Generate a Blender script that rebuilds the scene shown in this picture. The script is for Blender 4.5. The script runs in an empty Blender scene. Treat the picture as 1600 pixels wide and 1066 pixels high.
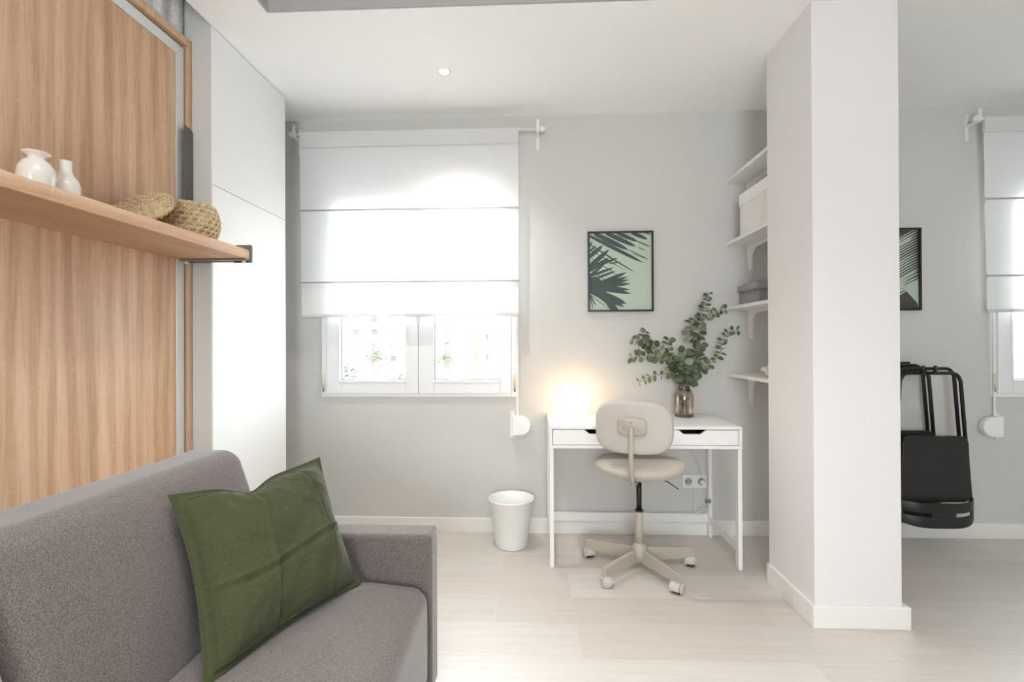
import bpy, math, random
from mathutils import Vector, Matrix, noise
random.seed(7)
PI = math.pi
S = bpy.context.scene
COL = S.collection

# ------------------------------------------------------------------ camera
cam_d = bpy.data.cameras.new('camera'); cam = bpy.data.objects.new('camera', cam_d); COL.objects.link(cam)
cam_d.sensor_width = 36; cam_d.lens = 769.15 / 1600 * 36; cam_d.clip_start = 0.02; cam_d.clip_end = 600
_r = Vector((0.99912425, 0.04162373, -0.00426641)); _u = Vector((0.00439835, -0.00307878, 0.99998559)); _f = Vector((-0.04160999, 0.99912861, 0.00325916))
cam.matrix_world = Matrix(((_r.x, _u.x, -_f.x, 0), (_r.y, _u.y, -_f.y, -3.0917), (_r.z, _u.z, -_f.z, 1.1922), (0, 0, 0, 1)))
S.camera = cam
# ------------------------------------------------------------------ world, light, exposure
W = bpy.data.worlds.new('sky'); S.world = W; W.use_nodes = True
bgn = W.node_tree.nodes['Background']; bgn.inputs[0].default_value = (0.87, 0.945, 1.0, 1); bgn.inputs[1].default_value = 8.5
S.view_settings.view_transform = 'Standard'; S.view_settings.look = 'None'; S.view_settings.gamma = 1
S.view_settings.use_curve_mapping = False; S.view_settings.exposure = 1.46
S.cycles.use_denoising = True; S.cycles.max_bounces = 10; S.cycles.diffuse_bounces = 6; S.cycles.transparent_max_bounces = 16
S.cycles.sample_clamp_indirect = 8; S.cycles.caustics_reflective = False; S.cycles.caustics_refractive = False

def area(name, loc, rot, sx, sy, power, col=(1, 1, 1), portal=False, spread=PI):
    l = bpy.data.lights.new(name, 'AREA'); l.shape = 'RECTANGLE'; l.size = sx; l.size_y = sy; l.energy = power; l.color = col
    l.spread = spread
    if portal: l.cycles.is_portal = True
    o = bpy.data.objects.new(name, l); o.location = loc; o.rotation_euler = rot; COL.objects.link(o); return o
area('window_portal', (-0.72, 0.27, 1.5), (-PI/2, 0, 0), 1.3, 1.4, 1, portal=True)
area('window_portal', (3.40, 0.27, 1.5), (-PI/2, 0, 0), 1.3, 1.4, 1, portal=True)
# fill daylight through an opening added in the unseen wall behind the camera
area('rear_fill_portal', (-.15, -6.42, 1.475), (PI/2, 0, 0), 1.3, 1.25, 1, portal=True)
# added fill light, out of view above the camera, to brighten the floor
area('fill_light', (0.1, -2.75, 2.66), (0, 0, 0), 1.5, 1.1, 13, (0.97, 0.985, 1.0), spread=2.1)

# ------------------------------------------------------------------ helpers
def tag(o, label=None, cat=None, group=None, kind=None):
    if label: o['label'] = label
    if cat: o['category'] = cat
    if group: o['group'] = group
    if kind: o['kind'] = kind
    return o
def empty(name, loc, label=None, cat=None, group=None):
    o = bpy.data.objects.new(name, None); o.location = loc; o.empty_display_size = .05; COL.objects.link(o)
    return tag(o, label, cat, group)
def rootloc(p):
    v = Vector((0, 0, 0))
    while p is not None: v = v + p.location; p = p.parent
    return v
def copy_tree(o, parent=None):
    c = o.copy(); COL.objects.link(c); c.parent = parent
    for ch in list(o.children): copy_tree(ch, c)
    return c

class MB:
    def __init__(s): s.v = []; s.f = []; s.m = []; s.sm = []
    def add(s, vs, fs, mi=0, smooth=False):
        b = len(s.v); s.v += [tuple(v) for v in vs]
        for f in fs: s.f.append([i + b for i in f]); s.m.append(mi); s.sm.append(smooth)
        return s
    def box(s, x0, x1, y0, y1, z0, z1, mi=0, tf=None):
        vs = [Vector((x, y, z)) for z in (z0, z1) for y in (y0, y1) for x in (x0, x1)]
        if tf: vs = [tf(v) for v in vs]
        return s.add(vs, [(0,2,3,1),(4,5,7,6),(0,1,5,4),(2,6,7,3),(0,4,6,2),(1,3,7,5)], mi)
    def lathe(s, prof, c=(0,0,0), n=32, mi=0, tf=None, cap0=False, cap1=False, sx=1, sy=1, smooth=True):
        vs = []; fs = []
        for r, z in prof:
            for k in range(n):
                a = 2*PI*k/n; p = Vector((c[0]+r*math.cos(a)*sx, c[1]+r*math.sin(a)*sy, c[2]+z)); vs.append(tf(p) if tf else p)
        for i in range(len(prof)-1):
            for k in range(n):
                fs.append((i*n+k, i*n+(k+1) % n, (i+1)*n+(k+1) % n, (i+1)*n+k))
        if cap0: fs.append(tuple(reversed(range(n))))
        if cap1: fs.append(tuple((len(prof)-1)*n+k for k in range(n)))
        return s.add(vs, fs, mi, smooth)
    def tube(s, pts, r, n=10, mi=0, closed=False, tf=None, sq=1.0):
        pts = [Vector(p) for p in pts]; m = len(pts); vs = []; fs = []
        rr = r if isinstance(r, (list, tuple)) else [r]*m
        t0 = (pts[1]-pts[0]).normalized(); up = Vector((0, 0, 1)) if abs(t0.z) < .9 else Vector((1, 0, 0))
        nrm = t0.cross(up).normalized()
        for i in range(m):
            if closed: t = (pts[(i+1) % m]-pts[i-1]).normalized()
            else: t = (pts[min(i+1, m-1)]-pts[max(i-1, 0)]).normalized()
            nrm = (nrm - t*nrm.dot(t)).normalized(); b = t.cross(nrm)
            for k in range(n):
                a = 2*PI*k/n; p = pts[i]+(nrm*math.cos(a)+b*math.sin(a)*sq)*rr[i]; vs.append(tf(p) if tf else p)
        q = m if closed else m-1
        for i in range(q):
            j = (i+1) % m
            for k in range(n): fs.append((i*n+k, i*n+(k+1) % n, j*n+(k+1) % n, j*n+k))
        if not closed: fs.append(tuple(reversed(range(n)))); fs.append(tuple((m-1)*n+k for k in range(n)))
        return s.add(vs, fs, mi, True)
    def cyl(s, a, b, r, r2=None, n=20, mi=0, tf=None): return s.tube([a, b], [r, r if r2 is None else r2], n, mi, tf=tf)
    def prism(s, poly, d0, d1, fn, mi=0):
        """poly in 2D, extruded from d0 to d1; fn(a,b,d)->xyz"""
        n = len(poly); vs = [fn(a, b, d0) for a, b in poly]+[fn(a, b, d1) for a, b in poly]
        fs = [tuple(reversed(range(n))), tuple(range(n, 2*n))]+[(i, (i+1) % n, n+(i+1) % n, n+i) for i in range(n)]
        return s.add(vs, fs, mi)
    def puffy(s, hx, hy, hz, r, n=12, bulge=(0, 0, 0), mi=0, tf=None, nz=None):
        """rounded cushion block, half sizes, corner radius r, bulge added on each axis"""
        idx = {}; vs = []; fs = []
        def gv(p):
            k = tuple(round(c, 5) for c in p)
            if k not in idx:
                q = Vector((p[0]*hx, p[1]*hy, p[2]*hz))
                inn = Vector((max(-(hx-r), min(hx-r, q.x)), max(-(hy-r), min(hy-r, q.y)), max(-(hz-r), min(hz-r, q.z))))
                d = q-inn
                if d.length > 1e-9:
                    mx = max(abs(d.x), abs(d.y), abs(d.z)); d = d.normalized()*mx
                q = inn+d
                fx, fy, fz = 1-p[0]**2, 1-p[1]**2, 1-p[2]**2
                q = q+Vector((p[0]*bulge[0]*max(0, fy*fz), p[1]*bulge[1]*max(0, fx*fz), p[2]*bulge[2]*max(0, fx*fy)))
                idx[k] = len(vs); vs.append(q)
            return idx[k]
        def ax(h):
            a = r/h; out = [-1+a*t/5 for t in range(5)]; m = n
            out += [-1+a+(2-2*a)*t/m for t in range(m+1)]; out += [1-a+a*t/5 for t in range(1, 6)]; return out
        X, Y, Z = ax(hx), ax(hy), ax(hz)
        for (A, B, fn) in ((X, Y, lambda a, b, c: (a, b, c)), (Y, Z, lambda a, b, c: (c, a, b)), (Z, X, lambda a, b, c: (b, c, a))):
            for c in (-1, 1):
                for i in range(len(A)-1):
                    for j in range(len(B)-1):
                        q = [fn(A[i], B[j], c), fn(A[i+1], B[j], c), fn(A[i+1], B[j+1], c), fn(A[i], B[j+1], c)]
                        if c < 0: q.reverse()
                        fs.append(tuple(gv(p) for p in q))
        if nz: vs = [v+nz(v) for v in vs]
        if tf: vs = [tf(v) for v in vs]
        return s.add(vs, fs, mi, True)
    def build(s, name, mats, parent=None, bevel=0, seg=2, loc=None, sub=0, solid=0):
        if not isinstance(mats, (list, tuple)): mats = [mats]
        off = rootloc(parent) if parent is not None else Vector(loc if loc else (0, 0, 0))
        me = bpy.data.meshes.new(name); me.from_pydata([tuple(Vector(v)-off) for v in s.v], [], s.f)
        for m in mats: me.materials.append(m)
        me.polygons.foreach_set('material_index', s.m); me.polygons.foreach_set('use_smooth', s.sm); me.update()
        o = bpy.data.objects.new(name, me); COL.objects.link(o)
        if parent is not None: o.parent = parent
        elif loc: o.location = loc
        if solid:
            m = o.modifiers.new('s', 'SOLIDIFY'); m.thickness = solid; m.offset = 0
        if bevel:
            m = o.modifiers.new('b', 'BEVEL'); m.width = bevel; m.segments = seg; m.limit_method = 'ANGLE'; m.angle_limit = math.radians(40)
            m.harden_normals = False
        if sub:
            m = o.modifiers.new('u', 'SUBSURF'); m.levels = sub; m.render_levels = sub
        return o

def catmull(P, n=8):
    P = [Vector(p) for p in P]; out = []
    for i in range(len(P)-1):
        a, b, c, d = P[max(i-1, 0)], P[i], P[i+1], P[min(i+2, len(P)-1)]
        for k in range(n):
            t = k/n; out.append(0.5*((2*b)+(c-a)*t+(2*a-5*b+4*c-d)*t*t+(3*b-a-3*c+d)*t**3))
    out.append(P[-1]); return out
def srgb(r, g, b):
    f = lambda c: (c/255/12.92) if c/255 <= .04045 else ((c/255+.055)/1.055)**2.4
    return (f(r), f(g), f(b), 1)

# ------------------------------------------------------------------ materials
def mat(name, col, rough=.5, metal=0, spec=.5, sheen=0, bump=None, emit=None, coat=0):
    m = bpy.data.materials.new(name); m.use_nodes = True; nt = m.node_tree; b = nt.nodes['Principled BSDF']
    b.inputs['Base Color'].default_value = col; b.inputs['Roughness'].default_value = rough; b.inputs['Metallic'].default_value = metal
    b.inputs['Specular IOR Level'].default_value = spec; b.inputs['Sheen Weight'].default_value = sheen; b.inputs['Coat Weight'].default_value = coat
    if emit: b.inputs['Emission Color'].default_value = emit[0]; b.inputs['Emission Strength'].default_value = emit[1]
    # every surface gets a faint procedural variation
    tc = nt.nodes.new('ShaderNodeTexCoord'); no = nt.nodes.new('ShaderNodeTexNoise')
    sc, st = bump if bump else (60, .03)
    no.inputs['Scale'].default_value = sc; no.inputs['Detail'].default_value = 3
    bp = nt.nodes.new('ShaderNodeBump'); bp.inputs['Strength'].default_value = st; bp.inputs['Distance'].default_value = .004
    nt.links.new(tc.outputs['Object'], no.inputs['Vector']); nt.links.new(no.outputs['Fac'], bp.inputs['Height']); nt.links.new(bp.outputs[0], b.inputs['Normal'])
    return m
def ramp(nt, stops):
    r = nt.nodes.new('ShaderNodeValToRGB'); e = r.color_ramp.elements
    while len(e) < len(stops): e.new(.5)
    for i, (p, c) in enumerate(stops): e[i].position = p; e[i].color = c
    return r
def wood(name, axis, cols, scale=1.0, rough=.5):
    """oak laminate, grain running along axis ('y' or 'z')"""
    m = bpy.data.materials.new(name); m.use_nodes = True; nt = m.node_tree; b = nt.nodes['Principled BSDF']; L = nt.links.new
    b.inputs['Roughness'].default_value = rough; b.inputs['Specular IOR Level'].default_value = .3
    tc = nt.nodes.new('ShaderNodeTexCoord')
    def mapped(fine, long, off=0):
        mp = nt.nodes.new('ShaderNodeMapping'); mp.inputs['Location'].default_value = (off, off*.7, off*.3)
        mp.inputs['Scale'].default_value = {'z': (fine, fine, long), 'y': (fine, long, fine), 'x': (long, fine, fine)}[axis]
        L(tc.outputs['Object'], mp.inputs[0]); return mp
    def nz(mp, sc, det, rg=.6, dist=0):
        n = nt.nodes.new('ShaderNodeTexNoise'); n.inputs['Scale'].default_value = sc; n.inputs['Detail'].default_value = det
        n.inputs['Roughness'].default_value = rg; n.inputs['Distortion'].default_value = dist; L(mp.outputs[0], n.inputs[0]); return n
    broad = nz(mapped(5*scale, .35*scale, 3), 1.6, 3, .5, .8)
    cath = nt.nodes.new('ShaderNodeTexWave'); cath.wave_type = 'BANDS'; cath.bands_direction = {'z': 'Y', 'y': 'Z', 'x': 'Y'}[axis]
    cath.inputs['Scale'].default_value = 3.2; cath.inputs['Distortion'].default_value = 9; cath.inputs['Detail'].default_value = 3; cath.inputs['Detail Scale'].default_value = .8
    L(mapped(1.5*scale, .16*scale, 1).outputs[0], cath.inputs[0])
    fine = nz(mapped(110*scale, 4*scale), 2, 4, .7)
    pore = nz(mapped(420*scale, 9*scale, 5), 1, 2)
    fleck = nz(mapped(28*scale, 60*scale, 9), 1, 2, .5, 2)
    def mix(a, b_, f, mode='MIX'):
        x = nt.nodes.new('ShaderNodeMixRGB'); x.blend_type = mode
        for s_, v in ((0, f), (1, a), (2, b_)):
            if hasattr(v, 'links'): L(v, x.inputs[s_])
            else: x.inputs[s_].default_value = v
        return x.outputs[0]
    r1 = ramp(nt, [(.3, cols[0]), (.5, cols[1]), (.72, cols[2])]); L(broad.outputs['Fac'], r1.inputs[0])
    r2 = ramp(nt, [(.2, cols[0]), (.75, cols[2])]); L(cath.outputs['Fac'], r2.inputs[0])
    c = mix(r1.outputs[0], r2.outputs[0], .36)
    med = nz(mapped(24*scale, 1.1*scale, 7), 2, 4, .6, 1.2); r6 = ramp(nt, [(.32, (.80, .73, .68, 1)), (.55, (1, 1, 1, 1))]); L(med.outputs['Fac'], r6.inputs[0]); c = mix(c, r6.outputs[0], .6, 'MULTIPLY')
    r3 = ramp(nt, [(.3, (.72, .65, .60, 1)), (.55, (1, 1, 1, 1))]); L(fine.outputs['Fac'], r3.inputs[0]); c = mix(c, r3.outputs[0], .22, 'MULTIPLY')
    r4 = ramp(nt, [(.34, (.55, .45, .38, 1)), (.42, (1, 1, 1, 1))]); L(pore.outputs['Fac'], r4.inputs[0]); c = mix(c, r4.outputs[0], .3, 'MULTIPLY')
    r5 = ramp(nt, [(.62, (0, 0, 0, 1)), (.78, (.16, .13, .10, 1))]); L(fleck.outputs['Fac'], r5.inputs[0]); c = mix(c, r5.outputs[0], .55, 'ADD')
    L(c, b.inputs['Base Color'])
    bp = nt.nodes.new('ShaderNodeBump'); bp.inputs['Strength'].default_value = .15; bp.inputs['Distance'].default_value = .002
    L(fine.outputs['Fac'], bp.inputs['Height']); L(bp.outputs[0], b.inputs['Normal']); return m
def fabric(name, c1, c2, scale=420, rough=.95, sheen=.3, bump=.35, warp=True):
    m = bpy.data.materials.new(name); m.use_nodes = True; nt = m.node_tree; b = nt.nodes['Principled BSDF']; L = nt.links.new
    b.inputs['Roughness'].default_value = rough; b.inputs['Sheen Weight'].default_value = sheen; b.inputs['Sheen Roughness'].default_value = .4
    b.inputs['Specular IOR Level'].default_value = .25
    tc = nt.nodes.new('ShaderNodeTexCoord')
    n = nt.nodes.new('ShaderNodeTexNoise'); n.inputs['Scale'].default_value = scale; n.inputs['Detail'].default_value = 2; L(tc.outputs['Object'], n.inputs[0])
    n2 = nt.nodes.new('ShaderNodeTexNoise'); n2.inputs['Scale'].default_value = scale*.3; n2.inputs['Detail'].default_value = 3; L(tc.outputs['Object'], n2.inputs[0])
    mx = nt.nodes.new('ShaderNodeMath'); mx.operation = 'ADD'; L(n.outputs['Fac'], mx.inputs[0]); L(n2.outputs['Fac'], mx.inputs[1])
    mh = nt.nodes.new('ShaderNodeMath'); mh.operation = 'MULTIPLY'; mh.inputs[1].default_value = .5; L(mx.outputs[0], mh.inputs[0])
    r = ramp(nt, [(.38, c1), (.62, c2)]); L(mh.outputs[0], r.inputs[0]); L(r.outputs[0], b.inputs['Base Color'])
    bp = nt.nodes.new('ShaderNodeBump'); bp.inputs['Strength'].default_value = bump; bp.inputs['Distance'].default_value = .002
    L(n.outputs['Fac'], bp.inputs['Height']); L(bp.outputs[0], b.inputs['Normal']); return m
def cloth_translucent(name, col, tr=.5, thru=.0):
    m = bpy.data.materials.new(name); m.use_nodes = True; nt = m.node_tree; L = nt.links.new
    for n in list(nt.nodes):
        if n.type != 'OUTPUT_MATERIAL': nt.nodes.remove(n)
    out = [n for n in nt.nodes if n.type == 'OUTPUT_MATERIAL'][0]
    d = nt.nodes.new('ShaderNodeBsdfDiffuse'); t = nt.nodes.new('ShaderNodeBsdfTranslucent'); d.inputs[0].default_value = col; t.inputs[0].default_value = col
    tp = nt.nodes.new('ShaderNodeBsdfTransparent'); tp.inputs[0].default_value = (1, 1, 1, 1)
    tc = nt.nodes.new('ShaderNodeTexCoord'); w = nt.nodes.new('ShaderNodeTexNoise'); w.inputs['Scale'].default_value = 500; L(tc.outputs['Object'], w.inputs[0])
    bp = nt.nodes.new('ShaderNodeBump'); bp.inputs['Strength'].default_value = .2; bp.inputs['Distance'].default_value = .001
    L(w.outputs['Fac'], bp.inputs['Height']); L(bp.outputs[0], d.inputs['Normal'])
    a = nt.nodes.new('ShaderNodeMixShader'); a.inputs[0].default_value = tr; L(d.outputs[0], a.inputs[1]); L(t.outputs[0], a.inputs[2])
    b = nt.nodes.new('ShaderNodeMixShader'); b.inputs[0].default_value = thru; L(a.outputs[0], b.inputs[1]); L(tp.outputs[0], b.inputs[2]); L(b.outputs[0], out.inputs[0])
    return m
def thin_glass(name, tint, gloss=.08, rough=.0, fm=.6):
    m = bpy.data.materials.new(name); m.use_nodes = True; nt = m.node_tree; L = nt.links.new
    for n in list(nt.nodes):
        if n.type != 'OUTPUT_MATERIAL': nt.nodes.remove(n)
    out = [n for n in nt.nodes if n.type == 'OUTPUT_MATERIAL'][0]
    tp = nt.nodes.new('ShaderNodeBsdfTransparent'); tp.inputs[0].default_value = tint
    g = nt.nodes.new('ShaderNodeBsdfGlossy'); g.inputs['Roughness'].default_value = rough
    fr = nt.nodes.new('ShaderNodeLayerWeight'); fr.inputs[0].default_value = .35
    mp = nt.nodes.new('ShaderNodeMath'); mp.operation = 'MULTIPLY_ADD'; mp.inputs[1].default_value = fm; mp.inputs[2].default_value = gloss; L(fr.outputs['Fresnel'], mp.inputs[0])
    a = nt.nodes.new('ShaderNodeMixShader'); L(mp.outputs[0], a.inputs[0]); L(tp.outputs[0], a.inputs[1]); L(g.outputs[0], a.inputs[2]); L(a.outputs[0], out.inputs[0]); return m

M_wall = mat('grey_green_wall_paint', (.612, .605, .58, 1), .75, spec=.25, bump=(220, .08))
M_white = mat('white_wall_paint', (.82, .815, .80, 1), .7, spec=.25, bump=(220, .08))
M_pillar = mat('pillar_paint', (.76, .745, .73, 1), .7, spec=.25, bump=(220, .08))
M_ceil = mat('ceiling_paint', (.93, .93, .925, 1), .8, spec=.2, bump=(220, .05))
M_base = mat('white_baseboard_lacquer', (.80, .79, .76, 1), .4)
M_pvc = mat('white_window_plastic', (.84, .85, .86, 1), .3)
M_cream = mat('cream_hinge_plastic', (.72, .66, .50, 1), .4)
M_lacq = mat('white_desk_lacquer', (.82, .81, .79, 1), .35)
M_dark = mat('dark_gap', (.03, .03, .03, 1), .7)
M_unit = mat('white_cabinet_melamine', (.84, .84, .83, 1), .45)
M_strip = mat('pale_grey_filler_melamine', (.62, .62, .59, 1), .5)
M_alu = mat('satin_aluminium', (.72, .75, .76, 1), .38, metal=.35)
M_armg = mat('dark_grey_metal', (.16, .16, .16, 1), .45, metal=.5)
M_brk = mat('taupe_grey_metal', (.25, .22, .20, 1), .4, metal=.5)
oak = (srgb(186, 146, 114), srgb(208, 170, 138), srgb(222, 190, 161))
M_oakz = wood('oak_laminate_upright_grain', 'z', oak)
M_oaky = wood('oak_laminate_long_grain', 'y', oak)
M_sofa = fabric('grey_brown_sofa_weave', srgb(68, 61, 59), srgb(124, 115, 110), 1300, sheen=.45, bump=.25)
M_beige = fabric('beige_chair_fabric', srgb(178, 170, 159), srgb(192, 184, 173), 500, bump=.15)
M_beigem = mat('beige_painted_metal', srgb(174, 166, 152), .4)
M_beigep = mat('pink_beige_plastic', srgb(190, 183, 175), .55)
M_black = mat('black_painted_steel', (.010, .010, .010, 1), .32)
M_blackp = mat('black_satin_plastic', (.014, .014, .014, 1), .42)
M_bin = mat('white_bin_plastic', (.87, .88, .86, 1), .4)
M_ceram = mat('glazed_white_ceramic', (.80, .76, .70, 1), .12, coat=.6, bump=(20, .02))
M_glass = thin_glass('window_glass', (.97, .985, .98, 1), .03)
M_vglass = thin_glass('smoky_champagne_glass', (.80, .75, .68, 1), .10)
M_blind = cloth_translucent('white_blind_cloth', (.93, .93, .925, 1), .39, .03)
M_blind2 = cloth_translucent('white_blind_header_cloth', (.80, .80, .79, 1), .25)
M_grass1 = fabric('seagrass_coils', srgb(172, 144, 108), srgb(220, 194, 154), 160, sheen=0, bump=.6)
M_grass2 = fabric('pale_seagrass_stitches', srgb(208, 190, 158), srgb(230, 216, 188), 160, sheen=0)
M_felt = fabric('grey_felt', srgb(140, 140, 142), srgb(172, 172, 174), 300, sheen=.1, bump=.3)
M_boxw = mat('white_storage_box', (.80, .78, .76, 1), .6)
M_stem = mat('brown_green_stem', srgb(120, 104, 76), .6)
M_mint = mat('mint_print_paper', srgb(194, 206, 190), .45)
M_leafp = mat('slate_green_print_ink', srgb(66, 74, 72), .45)
M_leafd = mat('olive_black_print_ink', srgb(70, 68, 60), .4)
M_screw = mat('steel_screw', (.5, .5, .5, 1), .3, metal=1)
M_sock = mat('white_socket_plastic', (.80, .80, .80, 1), .35)
M_sockd = mat('grey_socket_well', (.38, .38, .39, 1), .5)
M_cord = mat('white_cord', (.80, .80, .78, 1), .5)

# eucalyptus leaves: dusty greens
M_leaf = bpy.data.materials.new('dusty_eucalyptus_leaf'); M_leaf.use_nodes = True
nt = M_leaf.node_tree; b = nt.nodes['Principled BSDF']; b.inputs['Roughness'].default_value = .55
g = nt.nodes.new('ShaderNodeNewGeometry'); r = ramp(nt, [(0, srgb(62, 77, 58)), (.4, srgb(86, 102, 76)), (.8, srgb(112, 125, 96)), (1, srgb(138, 146, 112))])
nt.links.new(g.outputs['Random Per Island'], r.inputs[0]); nt.links.new(r.outputs[0], b.inputs['Base Color'])

# olive green cushion cover with pressed fold creases
def green_cloth():
    m = fabric('olive_green_cotton', srgb(56, 59, 36), srgb(66, 69, 44), 700, sheen=.12, bump=.1); nt = m.node_tree; b = nt.nodes['Principled BSDF']; L = nt.links.new
    uv = nt.nodes.new('ShaderNodeUVMap'); w = nt.nodes.new('ShaderNodeTexNoise'); w.inputs['Scale'].default_value = 5; w.inputs['Detail'].default_value = 5; w.inputs['Distortion'].default_value = 1.5
    L(uv.outputs[0], w.inputs[0]); bp = nt.nodes.new('ShaderNodeBump'); bp.inputs['Strength'].default_value = .5; bp.inputs['Distance'].default_value = .02
    L(w.outputs['Fac'], bp.inputs['Height'])
    old = b.inputs['Normal'].links[0].from_socket; ob = old.node; L(bp.outputs[0], ob.inputs['Normal']); return m
M_green = green_cloth()

# pale oak floor boards
def floor_mat():
    m = bpy.data.materials.new('pale_oak_floor_boards'); m.use_nodes = True; nt = m.node_tree; b = nt.nodes['Principled BSDF']; L = nt.links.new
    tc = nt.nodes.new('ShaderNodeTexCoord')
    mp = nt.nodes.new('ShaderNodeMapping'); mp.inputs['Location'].default_value = (-.18+6, 1.0+6.84-.003, 0); L(tc.outputs['Object'], mp.inputs[0])
    br = nt.nodes.new('ShaderNodeTexBrick'); br.inputs['Scale'].default_value = 1; br.inputs['Brick Width'].default_value = 1.2; br.inputs['Row Height'].default_value = .228
    br.inputs['Mortar Size'].default_value = .0012; br.inputs['Mortar Smooth'].default_value = .3; br.offset = .29; br.inputs['Bias'].default_value = 0
    br.inputs['Color1'].default_value = (0, 0, 0, 1); br.inputs['Color2'].default_value = (1, 1, 1, 1); br.inputs['Mortar'].default_value = (.5, .5, .5, 1)
    L(mp.outputs[0], br.inputs[0])
    r0 = ramp(nt, [(0, srgb(197, 187, 177)), (.5, srgb(203, 195, 186)), (1, srgb(209, 202, 195))]); L(br.outputs['Color'], r0.inputs[0])
    g = nt.nodes.new('ShaderNodeMapping'); g.inputs['Scale'].default_value = (1.6, 26, 1); L(tc.outputs['Object'], g.inputs[0])
    ad = nt.nodes.new('ShaderNodeVectorMath'); ad.operation = 'ADD'; L(g.outputs[0], ad.inputs[0])
    sc = nt.nodes.new('ShaderNodeVectorMath'); sc.operation = 'SCALE'; sc.inputs['Scale'].default_value = 9; L(br.outputs['Color'], sc.inputs[0]); L(sc.outputs[0], ad.inputs[1])
    n = nt.nodes.new('ShaderNodeTexNoise'); n.inputs['Scale'].default_value = 1.3; n.inputs['Detail'].default_value = 6; n.inputs['Distortion'].default_value = 1.2; L(ad.outputs[0], n.inputs[0])
    rg = ramp(nt, [(.3, (.90, .87, .84, 1)), (.6, (1, 1, 1, 1))]); L(n.outputs['Fac'], rg.inputs[0])
    mx = nt.nodes.new('ShaderNodeMixRGB'); mx.blend_type = 'MULTIPLY'; mx.inputs[0].default_value = .8; L(r0.outputs[0], mx.inputs[1]); L(rg.outputs[0], mx.inputs[2])
    m2 = nt.nodes.new('ShaderNodeMixRGB'); L(br.outputs['Fac'], m2.inputs[0]); L(mx.outputs[0], m2.inputs[1]); m2.inputs[2].default_value = srgb(210, 203, 194)  # paler seam colour paints in the highlight on the board bevels
    L(m2.outputs[0], b.inputs['Base Color'])
    b.inputs['Roughness'].default_value = .5; b.inputs['Specular IOR Level'].default_value = 1.0; b.inputs['Coat Weight'].default_value = 1.0; b.inputs['Coat Roughness'].default_value = .46; b.inputs['Coat IOR'].default_value = 1.6
    bp = nt.nodes.new('ShaderNodeBump'); bp.inputs['Strength'].default_value = .12; bp.inputs['Distance'].default_value = .003; L(n.outputs['Fac'], bp.inputs['Height']); L(bp.outputs[0], b.inputs['Normal'])
    return m
M_floor = floor_mat()

# ------------------------------------------------------------------ room shell
XL, XR, YB = -2.05, 4.75, -6.2
ZC = 2.618
def struct(name, mb, m, bevel=0): return tag(mb.build(name, m, bevel=bevel), kind='structure')
struct('floor', MB().box(XL-.2, XR+.2, YB-.2, .3, -.12, 0), M_floor)
# windows in the back wall: openings
def wall_with_holes(y0, y1, x0, x1, z0, z1, holes):
    mb = MB(); xs = x0
    for (a, b_, c, d) in holes:
        mb.box(xs, a, y0, y1, z0, z1); mb.box(a, b_, y0, y1, z0, c); mb.box(a, b_, y0, y1, d, z1); xs = b_
    mb.box(xs, x1, y0, y1, z0, z1); return mb
WH = [(-1.325, -.115, .875, 2.10), (2.77, 3.98, .875, 2.10)]
struct('wall_back', wall_with_holes(0, .28, XL-.2, XR+.2, 0, 2.95, WH), M_wall)
struct('wall_left', MB().box(XL-.2, XL, YB, 0, 0, 2.95), M_white)
struct('wall_right', MB().box(XR, XR+.2, YB, 0, 0, 2.95), M_white)
struct('wall_rear', wall_with_holes(YB-.2, YB, XL-.2, XR+.2, 0, 2.95, [(-.8, .5, .85, 2.1)]), M_white)  # the opening is added and sized for fill daylight
# dropped ceiling with a raised field over the middle of the room
struct('ceiling', MB().box(-1.43, XR, -1.02, 0, ZC, 3.0).box(XL, -1.43, -.94, 0, ZC, 3.0).box(-1.43, -1.137, YB, -1.02, ZC, 3.0).box(-1.137, XR, YB, -1.02, 2.74, 3.0).box(XL, -1.43, YB, -.94, 2.93, 3.0), M_ceil)
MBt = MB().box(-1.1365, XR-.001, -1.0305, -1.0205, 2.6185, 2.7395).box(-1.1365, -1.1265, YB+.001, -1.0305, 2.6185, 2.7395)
struct('trim_4', MBt, mat('grey_recess_edge', (.40, .40, .395, 1), .7))  # thin boards along the recess edge, darker grey than the ceiling
# pillar
struct('trim_1', MB().box(1.172, 1.525, -.984, -.588, 0, ZC), M_pillar, bevel=.003)
def bb(name, pts): 
    mb = MB()
    for (x0, x1, y0, y1) in pts: mb.box(x0, x1, y0, y1, 0, .092)
    return struct(name, mb, M_base, bevel=.0025)
bb('baseboard_back', [(XL, XR, -.014, 0)])
bb('baseboard_pillar', [(1.1597, 1.5549-.002, -.9961, -.984), (1.1597, 1.172, -.984, -.588), (1.525, 1.553, -.984, -.588)])
bb('baseboard_right', [(XR-.014, XR, YB, -.014)])

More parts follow.
